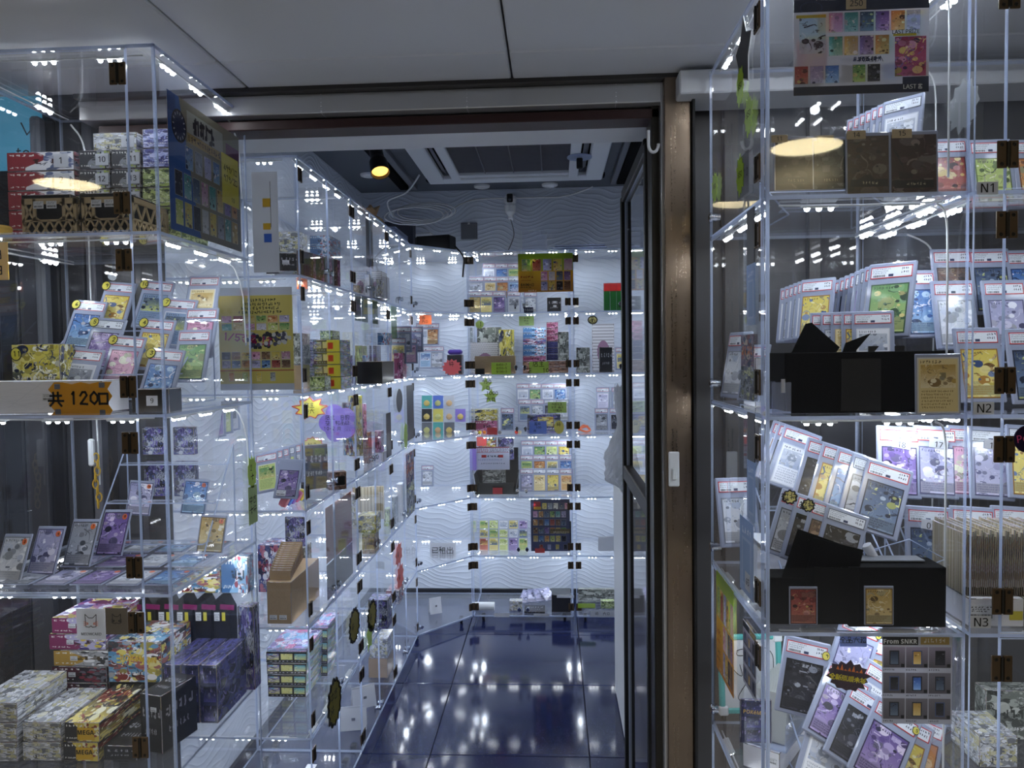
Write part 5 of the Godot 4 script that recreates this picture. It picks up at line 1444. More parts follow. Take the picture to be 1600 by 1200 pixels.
	for i in 3: carton("clear_box", "small clear box with %s inside on the third bay's fourth shelf" % ["green toy", "grey card", "white card"][i], "small clear boxes", 600 + i * 10, 609 + i * 10, 3.35 + i * 0.05, y, 0.08 + 0.05 * i, 0.06, [3, 17, 24][i])

# a folded card standing like a tent
func tent(label: String, p: Vector3, w: float, h: float, turn: float):
	var o := thing("folded_card", label, "sign", p, yaw(turn), "white folded cards")
	for s in [-1, 1]: part("leaf", bmesh(Vector3(0, h / 2, 0), Vector3(w, h, 0.0012), M.paper), o, Vector3(0, 0, s * h * 0.22), Basis(Vector3.RIGHT, -s * 0.24))
	print_mark(o, w, h)

func print_mark(o: Node3D, w: float, h: float): part("print", bmesh(Vector3(0, h * 0.5, h * 0.22 + 0.0012), Vector3(w * 0.14, h * 0.12, 0.0006), M.grey), o)

# ------------------------------------------------------------------ corner unit and far wall
func slab_row(what: String, group: String, us: Array, v: float, z: float, cols: Array, k0 := 0, back := 12.0, s := 1.0):
	for i in us.size(): slab("%s, %s from left, %s" % [what, nth(i), pal_names[cols[i % cols.size()]]], group, at(us[i], v, z), lean(0, back), cols[i % cols.size()], k0 + i, s)

func build_back():
	var o: Node3D
	var y: float = lvl[2]
	# corner unit
	slab_row("card case in the corner unit's upper row", "card cases of the corner unit", [660, 676], 522, 4.3, [10, 8])
	slab_row("card case in the corner unit's lower row", "card cases of the corner unit", [665, 683], 558, 4.2, [1, 10])
	o = carton("plinth", "black plinth box with a purple top in the corner unit", "", 699, 722, 4.2, y, 0.11, 0.08, 27, 0, "stand")
	part("purple_top", bmesh(Vector3(0, 0.125, 0), Vector3(0.08, 0.028, 0.075), mat(Color(0.28, 0.12, 0.62), 0.5), 0.01), o)
	note("price_burst", "red jagged price burst in front of the corner unit's plinth", 690, 560, 722, 588, 4.12, M.red, ["特", "價"], 0.03, "star13")
	note("price_tag", "orange tag with handwriting at the top of the corner unit", 655, 492, 674, 507, 4.0, M.orange, ["出一", "大口"], 0.018)
	var cols := [M.teal, M.sky, M.paper, M.black, M.lemon_paper, M.paper, M.violet, M.grey, M.teal, M.grey]
	for i in 10:
		var r := i / 4 if i < 8 else 2
		var c := i % 4 if i < 8 else i - 7
		if i >= 3 and i < 7: 
			r = 1; c = i - 3
		elif i >= 7:
			r = 2; c = i - 7
		var p := at(667 + c * 17.5, 628 + r * 21, 4.25)
		o = thing("key_charm", "carded charm on %s backing, %s from left, row %s, corner unit" % [["teal", "blue", "white", "black", "yellow", "pale", "violet", "grey", "dark teal", "dull grey"][i], nth(c), ["one", "two", "three"][r]], "charm", p, lean(0, 8), "carded charms in the corner unit")
		part("backing_card", bmesh(Vector3.ZERO, Vector3(0.06, 0.075, 0.002), cols[i]), o)
		var g := G.new()
		g.lathe([Vector2(0, -0.018), Vector2(0.014, -0.012), Vector2(0.019, 0), Vector2(0.013, 0.012), Vector2(0, 0.019)], 10)
		part("charm", g.mesh(mat([Color(0.85, 0.75, 0.4), Color(0.8, 0.8, 0.5), Color(0.85, 0.7, 0.5)][i % 3], 0.35)), o, Vector3(0, -0.008, 0.008), Basis().scaled(Vector3(1, 1, 0.4)))
	slab("single card case leaning in the corner unit's empty fourth shelf", "", at(668, 743, 4.15), lean(0, 10), 10, 5, 0.9)
	o = note("rented_sign", "white sign reading 已租出 in the corner unit", 672, 848, 712, 872, 4.12, M.paper, ["已租出"], 0.04)
	tent("white folded card on the floor shelf of the corner unit", on(680, lvl[6] + 0.001, 4.1), 0.07, 0.09, 28)
	# middle cabinet, top shelf
	y = lvl[1]
	slab_row("card case in the top shelf's rear row behind the gold poster", "card cases on the top shelf", [764, 784, 803], 428, 4.42, [10, 1, 2], 0, 6)
	slab_row("card case in the top shelf's middle row", "card cases on the top shelf", [746, 766, 785, 804], 449, 4.34, [10, 14, 8, 1], 3, 8)
	slab_row("card case in the top shelf's front row", "card cases on the top shelf", [742, 760, 780, 803], 472, 4.24, [14, 0, 3, 5], 1, 10)
	slab("card case alone under the gold poster", "card cases on the top shelf", at(829, 473, 4.28), lean(0, 8), 10, 5)
	o = poster("draw_poster", "gold and green draw poster with two rows of cards", 810, 395, 895, 457, 4.046, M.print_gold)
	ink(["$100-口"], o, Vector3(-0.1, -0.065, 0.0016), 0.02, M.ink)
	o = carton("deck_case", "dark grey deck case with two labels on the top shelf", "", 855, 877, 4.25, y, 0.09, 0.05, 9)
	for k in 2: barcode(o, 0.1, 0.45 + k * 0.25, 0.018, k)
	o = note("price_tag", "small navy tag with white digits at the shelf edge", 819, 480, 833, 489, 4.05, mat(Color(0.05, 0.06, 0.25), 0.5))
	type("1888", o, Vector3(0, 0, 0.0012), 0.016, M.paper)
	# second shelf
	y = lvl[2]
	carton("picture_box", "grey green forest picture box at the back of the second shelf", "", 746, 784, 4.36, y, 0.27, 0.05, 17)
	carton("picture_box", "dotted white picture box behind the kraft tray", "", 738, 779, 4.27, y, 0.18, 0.05, 16)
	carton("pack_box", "yellow and navy pack box behind the kraft tray", "", 780, 804, 4.22, y + 0.0, 0.25, 0.04, 15)
	carton("open_tray", "open kraft tray at the front of the second shelf", "", 742, 805, 4.1, y, 0.1, 0.08, 12, 0, "tray", true)
	note("price_tag", "lime tag with three price lines on the kraft tray", 768, 566, 798, 585, 4.05, M.lime, ["$450-7", "$250-5", "$100-3"])
	note("price_tag", "black tag with white digits below the kraft tray", 743, 576, 757, 585, 4.046, M.ink)
	note("price_tag", "round lime tag at the second shelf's left hinge", 742, 500, 757, 514, 4.05, M.lime, ["1"], 0.03, "star14")
	note("price_tag", "lime tag under the gold poster with three lines", 811, 494, 834, 509, 4.046, M.lime, ["$180", "大口", "100"])
	for i in 6: carton("booster_box", "blue booster box in the second shelf stack, %s from the bottom" % nth(i), "blue booster boxes on the second shelf", 817, 853, 4.2, y + 0.065 + i * 0.0325, 0.0315, 0.12, [19, 18, 18, 26, 18, 18][i])
	carton("booster_box", "brown booster box under the blue stack", "", 817, 852, 4.2, y, 0.064, 0.12, 20)
	for i in 6: carton("booster_box", "magenta booster box in the second shelf stack, %s from the bottom" % nth(i), "magenta booster boxes on the second shelf", 854, 872, 4.22, y + 0.07 + i * 0.0365, 0.0355, 0.12, 8 if i < 3 else 19)
	carton("booster_box", "white art booster box beside the magenta stack", "", 872, 889, 4.16, y + 0.07, 0.16, 0.06, 17)
	for i in 2: carton("booster_box", "dark brown booster box, %s, under the magenta stack" % ["lower", "upper"][i], "dark brown booster boxes", 854, 888, 4.15, y + i * 0.034, 0.033, 0.12, 20)
	note("price_tag", "lime tag with two written lines before the blue stack", 827, 565, 857, 583, 4.05, M.lime, ["店主", "確認 100"], 0.03)
	# third shelf
	y = lvl[3]
	for k in 2: note("price_star", ["lime star tag reading nine hundred fifty, upper", "lime star tag reading one thousand, lower"][k], [748, 755][k], [589, 607][k], [770, 780][k], [614, 632][k], [4.054, 4.05][k], M.lime, [["950", "一口"], ["1000", "大口"]][k], 0.028, "star5")
	for i in 2: carton("pack_box", "%s pack box at the left of the third shelf" % ["magenta", "yellow"][i], "low pack boxes on the third shelf", 742, 777, 4.25, y + i * 0.065, 0.064, 0.1, [19, 15][i])
	slab("large card case with blue picture beside the low pack boxes", "", at(793, 655, 4.2), lean(0, 10), 15, 1)
	slab_row("card case in the third shelf's rear row", "card cases on the third shelf", [817, 836, 856, 875], 616, 4.4, [10, 2, 10, 1], 0, 6)
	slab_row("card case in the third shelf's front row", "card cases on the third shelf", [820, 840, 860, 879], 641, 4.3, [15, 10, 6, 10], 4, 10)
	o = carton("picture_box", "black picture box with yellow art on the third shelf", "", 824, 876, 4.17, y, 0.105, 0.05, 21)
	stick(o, "yellow_art", 0.1, 0.6, 0.09, 0.055, M.cards, card_rect(0, 1))
	note("price_tag", "blue tag with three handwritten lines on the black box", 827, 658, 854, 678, 4.06, M.sky, ["超特", "100", "月 .."])
	note("price_tag", "pale yellow round tag right of the blue one", 866, 657, 881, 678, 4.055, M.lemon_paper, ["特", "價"], 0.025, "round")
	note("price_tag", "lime tag with three lines over the third shelf's card cases", 856, 628, 885, 645, 4.054, M.lime, ["大店口主", "女月1品5", "100超特"])
	for k in 2: note("price_tag", ["red tag with white bars at the third shelf edge", "red tag with white bars at the fourth shelf edge"][k], [761, 770][k], [668, 762][k], [777, 785][k], [679, 772][k], 4.046, M.red)
	for i in 6:
		var g := G.new()
		g.lathe([Vector2(0, 0), Vector2(0.008, 0.002), Vector2(0.011, 0.01), Vector2(0.008, 0.018), Vector2(0, 0.02)], 10)
		var b := thing("toy_ball", "tiny %s toy ball along the third shelf edge" % ["white", "yellow", "orange", "grey", "red", "cream"][i], "toy", on([744, 750, 757, 781, 807, 812][i], y + 0.0006, 4.12), Basis.IDENTITY, "tiny toy balls")
		part("body", g.mesh(mat([Color.WHITE, Color(0.9, 0.8, 0.2), Color(0.9, 0.5, 0.1), Color(0.5, 0.5, 0.5), Color(0.8, 0.2, 0.15), Color(0.9, 0.85, 0.7)][i], 0.4)), b)
	# fourth shelf
	y = lvl[4]
	o = thing("display_tray", "dark open display tray holding boxes and a price board", "tray", on(777, y + 0.009, 4.2))
	part("bottom", bmesh(Vector3(0, 0.0, 0), Vector3(0.24, 0.012, 0.16), M.black, 0.002), o)
	part("front_wall", bmesh(Vector3(0, 0.03, 0.08), Vector3(0.2, 0.06, 0.004), mat(Color(0.07, 0.09, 0.08), 0.5), 0.001), o)
	for s in [-1, 1]: part("end_wall", bmesh(Vector3.ZERO, Vector3(0.004, 0.11, 0.16), mat(Color(0.07, 0.09, 0.08), 0.5), 0.001), o, Vector3(s * 0.115, 0.055, 0), Basis(Vector3.BACK, -s * 0.16))
	part("rear_wall", bmesh(Vector3(0, 0.12, -0.08), Vector3(0.24, 0.24, 0.004), M.black, 0.001), o)
	for i in 3: carton("picture_box", "%s picture box leaning in the dark display tray" % ["blue and red", "dark", "white"][i], "picture boxes in the display tray", [748, 778, 754][i], [776, 803, 790][i], [4.26, 4.25, 4.2][i], y + [0.2, 0.18, 0.05][i], [0.11, 0.13, 0.08][i], 0.02, [7, 21, 17][i])
	poster("price_board", "white price board with red and black lines in the display tray", 744, 698, 796, 734, 4.14, M.print_price)
	for k in 2: note("round_badge", ["red square tag with a white house mark above the price board", "violet blue booklet edge left of the price board"][k], [745, 734][k], [682, 697][k], [760, 744][k], [697, 735][k], 4.13, M.red if k == 0 else M.violet)
	slab_row("card case in the fourth shelf's rear row", "card cases on the fourth shelf", [824, 843, 862, 881], 705, 4.4, [10, 2, 13, 0], 0, 6)
	slab_row("card case in the fourth shelf's middle row", "card cases on the fourth shelf", [823, 843, 863, 884], 728, 4.32, [2, 8, 0, 1], 2, 8)
	slab_row("card case in the fourth shelf's front row", "card cases on the fourth shelf", [823, 843, 864, 885], 750, 4.2, [12, 14, 0, 8], 5, 10)
	# fifth shelf
	y = lvl[5]
	for r in 3:
		for c in 5: sleeve("sleeved card with a white dot, %s from the left in tray row %s" % [nth(c), ["one", "two", "three"][r]], "sleeved cards with white dots", at(756 + c * 15.4, 822 + r * 14, 4.36 - r * 0.06), lean(0, 12), [[2, 13, 10, 0, 3], [0, 2, 13, 10, 15], [7, 0, 13, 3, 2]][r][c], 2 * c, "w", 0.75)
	poster("card_list", "slate blue card list sheet on the fifth shelf", 830, 780, 890, 861, 4.07, M.print_slate)
	carton("picture_board", "thin black frame leaning behind the slate card list", "", 858, 893, 4.25, y, 0.15, 0.01, 27, 0, "board")
	note("price_tag", "small red card on the fifth shelf edge", 836, 857, 851, 864, 4.05, M.red)
	# floor shelf
	y = lvl[6]
	o = thing("paper_roll", "white roll of labels lying on the floor shelf", "roll", on(755, y + 0.026, 4.14))
	var gg := G.new()
	gg.lathe([Vector2(0, -0.065), Vector2(0.024, -0.065), Vector2(0.024, 0.065), Vector2(0, 0.065)], 18, Transform3D(Basis(Vector3.BACK, PI / 2), Vector3.ZERO))
	part("body", gg.mesh(M.white), o)
	carton("clear_bag", "small clear bag with silver pieces on the floor shelf", "", 796, 816, 4.14, y, 0.055, 0.05, 10, 0, "bag")
	for i in 4: sleeve("empty violet sleeve in a loose pile, %s from the left" % nth(i), "loose violet sleeves on the floor shelf", on(822 + i * 11, y + 0.03 + i * 0.012, 4.3 - i * 0.02), lean(-20 + i * 18, 60), 12, 1 + 2 * i)
	carton("storage_box", "black storage box on the floor shelf", "", 862, 892, 4.12, y, 0.1, 0.12, 27)
	carton("leaflet", "dark leaflet lying on the floor shelf before the sleeves", "", 819, 852, 4.1, y, 0.012, 0.1, 9)
	for i in 3: note("shelf_label", "small white printed label on the floor shelf edge, %s from the left" % nth(i), [772, 834, 870][i], [958, 959, 930][i], [796, 858, 897][i], [964, 963, 934][i], [4.05, 4.05, 4.1][i], M.paper, [], 0.0, "", null, "white shelf labels")
	# right hand cabinet by the door
	y = lvl[1]
	for i in 3:
		o = carton("game_pack", "green pack with a red top hanging on the wall, %s from the left" % nth(i), "green and red packs", 944 + i * 10, 953 + i * 10, 4.3, y + 0.006, 0.165, 0.02, 3)
		stick(o, "red_top", 0.0, 0.86, 0.036, 0.045, M.red)
		o.get_child(0).mesh = bmesh(Vector3(0, 0.0825, 0), Vector3(0.035, 0.165, 0.02), mat(Color(0.06, 0.36, 0.1), 0.4), 0.002)
	y = lvl[2]
	carton("picture_box", "large dotted white picture box on the second shelf by the door", "", 926, 960, 4.36, y, 0.28, 0.04, 16)
	carton("card_box", "grey card box at the front left of the door side shelf", "", 901, 922, 4.16, y, 0.14, 0.05, 17)
	carton("card_box", "black card box with pale art on the door side shelf", "", 937, 957, 4.16, y, 0.14, 0.05, 9)
	note("round_badge", "round black and yellow badge over the dotted picture box", 919, 494, 933, 506, 4.05, M.lemon_paper, ["品"], 0.03, "round", M.ink)
	slab_row("card case beside the black card box", "card cases on the door side shelves", [972], 560, 4.25, [0])
	y = lvl[3]
	slab_row("strip of card cases in the door side third shelf, rear", "card cases on the door side shelves", [942, 966], 622, 4.4, [12, 10])
	slab_row("card case in the door side third shelf, front", "card cases on the door side shelves", [940, 963], 655, 4.25, [5, 6], 3)
	cord("orange_cord", "orange cord coiled on the door side third shelf", "cord", [on(904, y + 0.01, 4.2), on(912, y + 0.035, 4.22), on(922, y + 0.012, 4.2), on(915, y + 0.006, 4.16), on(906, y + 0.02, 4.18), on(918, y + 0.03, 4.24)], 0.006, M.orange)
	y = lvl[5]
	note("rented_sign", "white printed sign in the door side fifth shelf", 935, 838, 975, 861, 4.1, M.paper)
	y = lvl[6]
	carton("card_fan", "fan of grey cards with a red dotted rim on the floor shelf", "", 904, 960, 4.3, y, 0.075, 0.03, 17, 0, "cards")
	note("price_tag", "long lime tag on the door side floor shelf", 903, 943, 930, 950, 4.05, M.lime)
	carton("tape_box", "bright green tape box on the door side floor shelf", "", 939, 960, 4.1, y + 0.03, 0.04, 0.04, 3)
	note("shelf_label", "wide white label with print on the door side floor shelf", 922, 954, 962, 964, 4.048, M.paper, ["特價大口"], 0.02)
	build_ceiling_things()


func build_ceiling_things():
	# air conditioner cassette
	var o := thing("air_conditioner", "white ceiling cassette air conditioner with a wide slatted grille", "air conditioner", Vector3(-0.195, 2.455, -3.62))
	var W := 0.95
	var g := G.new()
	var q := 0.24
	for s in [-1, 1]:
		g.box(Vector3(s * 0.43, 0.015, 0), Vector3(0.09, 0.03, W), 0.006)
		g.box(Vector3(s * 0.315, 0.015, 0), Vector3(0.05, 0.03, W - 0.16), 0.004)
		g.box(Vector3(0, 0.015, s * 0.43), Vector3(W - 0.16, 0.03, 0.09), 0.006)
		g.box(Vector3(0, 0.015, s * 0.325), Vector3(0.58, 0.03, 0.045), 0.004)
	part("frame", g.mesh(M.white), o)
	part("grille_back", bmesh(Vector3(0, 0.03, 0), Vector3(0.6, 0.004, 0.62), M.grey), o)
	for i in 26: part("grille_slat", shared("slat", func(): return bmesh(Vector3.ZERO, Vector3(0.58, 0.006, 0.013), mat(Color(0.4, 0.4, 0.44), 0.5), 0.001)), o, Vector3(0, 0.018, -0.29 + i * 0.0232), Basis(Vector3.RIGHT, 0.5))
	for i in 3: part("grille_bar", bmesh(Vector3((i - 1) * 0.15, 0.012, 0), Vector3(0.005, 0.006, 0.6), M.grey, 0.001), o)
	for s in [-1, 1]:
		part("air_slot", bmesh(Vector3(s * 0.362, 0.026, 0), Vector3(0.045, 0.006, 0.5), M.matte_black), o)
		part("air_flap", bmesh(Vector3.ZERO, Vector3(0.036, 0.004, 0.5), M.grey, 0.0015), o, Vector3(s * 0.362, 0.012, 0), Basis(Vector3.BACK, s * 0.7))
		part("air_slot", bmesh(Vector3(0, 0.026, s * 0.37), Vector3(0.5, 0.006, 0.035), M.matte_black), o)
	o = thing("motion_sensor", "small clear round sensor with a dark module under the cassette", "sensor", Vector3(0.14, 2.452, -3.6))
	g = G.new()
	g.lathe([Vector2(0, -0.004), Vector2(0.06, -0.004), Vector2(0.06, 0.002), Vector2(0, 0.002)], 20)
	part("dish", g.mesh(M.rim), o)
	part("module", bmesh(Vector3(0, -0.03, 0), Vector3(0.03, 0.05, 0.02), M.black, 0.004), o)
	# spotlight
	var sp := at(588, 240, 2.95)
	o = thing("spot_light", "black ceiling spotlight with a warm lit face", "light", Vector3(sp.x, 2.32, -2.95))
	var aim := Vector3(0.28, -1, 0.5).normalized()
	var bs := Basis.looking_at(aim, Vector3.RIGHT)
	part("stem", bmesh(Vector3(0, 0.09, 0), Vector3(0.016, 0.19, 0.016), M.black, 0.002), o)
	part("mount", bmesh(Vector3(0, 0.18, 0), Vector3(0.07, 0.02, 0.09), M.black, 0.003), o)
	g = G.new()
	g.lathe([Vector2(0, -0.06), Vector2(0.022, -0.06), Vector2(0.027, -0.045), Vector2(0.028, 0.0), Vector2(0.036, 0.02), Vector2(0.039, 0.075), Vector2(0.036, 0.075), Vector2(0.034, 0.062)], 24, Transform3D(bs * Basis(Vector3.RIGHT, -PI / 2), Vector3.ZERO))
	part("barrel", g.mesh(M.black), o, aim * 0.03)
	g = G.new()
	g.lathe([Vector2(0.033, 0.0), Vector2(0.0, 0.002)], 24, Transform3D(bs * Basis(Vector3.RIGHT, -PI / 2), Vector3.ZERO))
	part("lamp_face", g.mesh(M.warm), o, aim * 0.092)
	var l := SpotLight3D.new()
	l.name = "spot_lamp"
	l.transform = Transform3D(bs, o.position + aim * 0.1)
	l.light_color = Color(1.0, 0.75, 0.42)
	l.light_energy = 0.3
	l.light_size = 0.03
	l.spot_angle = 32
	l.spot_range = 6
	l.spot_attenuation = 2
	l.shadow_enabled = true
	add_child(l)
	for k in 3:
		o = thing("recessed_light", ["unlit recessed downlight left of the security camera", "unlit recessed downlight right of the security camera", "unlit recessed downlight beside the spotlight"][k], "light", [Vector3(-0.408, 2.508, -4.39), Vector3(-0.006, 2.508, -4.40), Vector3(-1.0, 2.508, -4.05)][k])
		g = G.new()
		g.lathe([Vector2(0.0, -0.003), Vector2(0.03, -0.003), Vector2(0.034, -0.012), Vector2(0.046, -0.008), Vector2(0.048, 0.002)], 22)
		part("ring", g.mesh(M.white), o)
	# security camera on its bracket
	o = thing("security_camera", "white round security camera with a black face on the far wall", "camera", at(797, 312, 4.42))
	g = G.new()
	g.lathe([Vector2(0, -0.036), Vector2(0.02, -0.033), Vector2(0.034, -0.018), Vector2(0.038, 0.0), Vector2(0.034, 0.018), Vector2(0.02, 0.033), Vector2(0, 0.036)], 22)
	part("head", g.mesh(M.white), o)
	g = G.new()
	g.box(Vector3(0, 0.002, 0.036), Vector3(0.036, 0.05, 0.012), 0.006)
	part("face_plate", g.mesh(M.black), o)
	g = G.new()
	g.lathe([Vector2(0.009, 0.0), Vector2(0.009, 0.004), Vector2(0, 0.004)], 14, Transform3D(Basis(Vector3.RIGHT, PI / 2), Vector3(0, -0.008, 0.041)))
	part("lens", g.mesh(M.chrome), o)
	g = G.new()
	g.lathe([Vector2(0, -0.1), Vector2(0.012, -0.098), Vector2(0.03, -0.075), Vector2(0.034, -0.035), Vector2(0, -0.034)], 18)
	part("base", g.mesh(M.white), o)
	part("bracket", bmesh(Vector3(0, -0.08, -0.045), Vector3(0.03, 0.06, 0.06), M.white, 0.004), o)
	cord("wall_cable", "thin grey cable hanging from the security camera", "cable", [at(797, 340, 4.46), at(803, 365, 4.48), at(797, 385, 4.485), at(790, 400, 4.485)], 0.003, M.grey)
	o = thing("wall_plate", "grey square cover plate on the far wave wall", "plate", at(733, 361, 4.49))
	part("cover", bmesh(Vector3.ZERO, Vector3(0.1, 0.1, 0.012), M.grey, 0.003), o)
	part("notch", bmesh(Vector3(0, 0.045, 0.004), Vector3(0.014, 0.012, 0.012), M.white, 0.001), o)
	# things on top of the cabinets
	var y: float = lvl[0]
	o = thing("power_supply", "long black power supply box lying on the corner cabinet", "power supply", on(679, y + 0.0005, 4.0) + Vector3(0, 0, -0.05), yaw(-14))
	part("body", bmesh(Vector3(0, 0.04, 0), Vector3(0.2, 0.08, 0.1), M.black, 0.006), o)
	part("end_cap", bmesh(Vector3(-0.102, 0.04, 0), Vector3(0.006, 0.07, 0.09), M.dark_metal, 0.002), o)
	cord("power_cable", "black cable hanging from the power supply down the cabinet front", "cord", [at(711, 385, 4.02), at(720, 395, 4.0), at(725, 405, 4.0), at(724, 420, 4.03), at(723, 433, 4.04)], 0.005, M.black)
	for k in 4:
		var pts := []
		for i in 13:
			var a := TAU * i / 12.0 + k
			pts.append(Vector3(-0.78 + 0.17 * cos(a) + 0.02 * k, 2.305 + 0.05 * sin(a) + 0.012 * k, -4.2 - 0.02 * k))
		cord("coiled_cable", "white cable loop on the corner cabinet, %s of four" % nth(k), "cable", pts, 0.005, M.white).set_meta("group", "white cable loops")
	cord("coiled_cable", "white cable running up from the loops to the ceiling rail", "cable", [Vector3(-0.9, 2.3, -4.2), Vector3(-0.92, 2.38, -4.15), Vector3(-0.8, 2.42, -4.1), Vector3(-0.72, 2.5, -4.05)], 0.005, M.white)
	cord("coiled_cable", "white cable along the top of the far wall to the camera", "cable", [Vector3(-0.62, 2.32, -4.25), Vector3(-0.5, 2.42, -4.4), Vector3(-0.35, 2.45, -4.47), Vector3(0.05, 2.45, -4.48), Vector3(0.25, 2.5, -4.45)], 0.005, M.white)
	o = thing("power_strip", "white power strip behind the black power supply", "power strip", Vector3(-0.74, 2.16, -4.3), yaw(-10))
	part("body", bmesh(Vector3(0, 0.02, 0), Vector3(0.1, 0.09, 0.05), M.white, 0.01), o)
	for k in 2: part("socket", bmesh(Vector3(-0.02 + k * 0.04, 0.03, 0.026), Vector3(0.014, 0.012, 0.003), M.ink, 0.001), o)
	part("foot", bmesh(Vector3(0, -0.05, 0), Vector3(0.1, 0.06, 0.05), M.white, 0.004), o)
	o = thing("grey_carton", "slate grey carton standing behind the coiled cables", "box", Vector3(-0.9, y, -4.38))
	part("carton", bmesh(Vector3(0, 0.11, 0), Vector3(0.17, 0.22, 0.1), mat(Color(0.22, 0.23, 0.28), 0.6), 0.003), o)
	o = thing("paper_bag", "crumpled brown paper bag lit by the spotlight on the row's top", "bag", Vector3(-0.86, y, -3.45))
	g = G.new()
	g.lathe([Vector2(0, 0.0), Vector2(0.07, 0.005), Vector2(0.085, 0.03), Vector2(0.06, 0.065), Vector2(0.035, 0.09), Vector2(0.05, 0.115), Vector2(0.02, 0.12)], 13)
	for i in g.v.size():
		var p := g.v[i]
		g.v[i] = p * (1.0 + 0.22 * sin(p.x * 90.0 + p.y * 140.0) * cos(p.z * 110.0 - p.y * 60.0))
	g.facet()
	part("body", g.mesh(mat(Color(0.7, 0.58, 0.44), 0.7)), o)
	o = thing("acrylic_offcut", "stack of clear acrylic boards lying on the row's top", "board", Vector3(-0.78, y, -3.62))
	for k in 4: part("board", bmesh(Vector3(0, 0.006 + k * 0.01, 0), Vector3(0.09, 0.006, 0.3), M.rim, 0.001), o)
	o = thing("acrylic_stand", "open clear acrylic card stand on top of the middle cabinet", "stand", on(835, y + 0.0005, 4.25), yaw(20))
	part("back_board", bmesh(Vector3(0, 0.07, -0.04), Vector3(0.12, 0.14, 0.003), M.film, 0.001), o)
	part("side_board", bmesh(Vector3(0.06, 0.06, 0), Vector3(0.003, 0.12, 0.08), M.film, 0.001), o)
	part("base_board", bmesh(Vector3(0, 0.003, 0), Vector3(0.12, 0.005, 0.09), M.rim, 0.001), o)
	o = thing("acrylic_offcut", "flat clear acrylic boards lying on the middle cabinet's top", "board", on(900, y + 0.0005, 4.2))
	for k in 3: part("board", bmesh(Vector3(0.01 * k, 0.005 + k * 0.012, 0), Vector3(0.36 - 0.04 * k, 0.006, 0.14), M.rim, 0.001), o)
	# glass door standing open into the shop
	o = thing("glass_door", "glass door with a black frame standing open into the shop", "door", Vector3(0.238, 0, -2.09))
	var x := 0.0
	part("glass_pane", sheet(Vector2(x, 0.28), Vector2(x, -0.28), 0.05, 1.98), o)
	for z in [-0.3, 0.3]: part("stile", bmesh(Vector3(x, 1.0, z), Vector3(0.032, 2.0, 0.03), M.black, 0.003), o)
	for v in [[2.0, 0.036], [1.12, 0.045], [0.03, 0.05]]: part("rail", bmesh(Vector3(x, v[0], 0), Vector3(0.03, v[1], 0.57), M.black, 0.003), o)
	# white counter and the bag on it
	o = thing("counter", "plain white counter end standing behind the open glass door", "counter", Vector3(0.53, 0, -2.95))
	part("body", bmesh(Vector3(0, 0.475, 0), Vector3(0.54, 0.93, 0.6), M.white, 0.004), o)
	part("plinth", bmesh(Vector3(0, 0.005, 0), Vector3(0.5, 0.01, 0.56), M.grey), o)
	part("worktop", bmesh(Vector3(0, 0.955, 0), Vector3(0.55, 0.025, 0.62), M.white, 0.004), o)
	o = thing("plastic_bag", "thin white plastic bag hanging over the counter edge by the door", "bag", Vector3(0.262, 0.97, -2.9))
	g = G.new()
	g.lathe([Vector2(0.0, -0.04)] + range(1, 40).map(func(i): return Vector2(0.062 * (smoothstep(0.0, 0.12, i / 40.0) - 0.78 * smoothstep(0.25, 0.62, i / 40.0) + 0.12 * smoothstep(0.62, 0.8, i / 40.0)), -0.04 + i * 0.0105)), 48)
	for i in g.v.size():
		var p := g.v[i]
		var a := atan2(p.z, p.x)
		var k := 1.0 + 0.08 * sin(p.y * 31.0 + a * 3.0) + 0.09 * sin(p.y * 55.0 - a * 7.0 + 1.0) + 0.06 * sin(p.y * 160.0 + a * 14.0)
		g.v[i] = Vector3(p.x * k, p.y + 0.04 + 0.008 * sin(a * 6.0 + p.y * 20.0), p.z * k)
	g.facet()
	var bm := mat(Color(0.9, 0.92, 0.95), 0.3)
	bm.backlight_enabled = true
	bm.backlight = Color(1, 1, 1)
	part("body", g.mesh(bm), o)

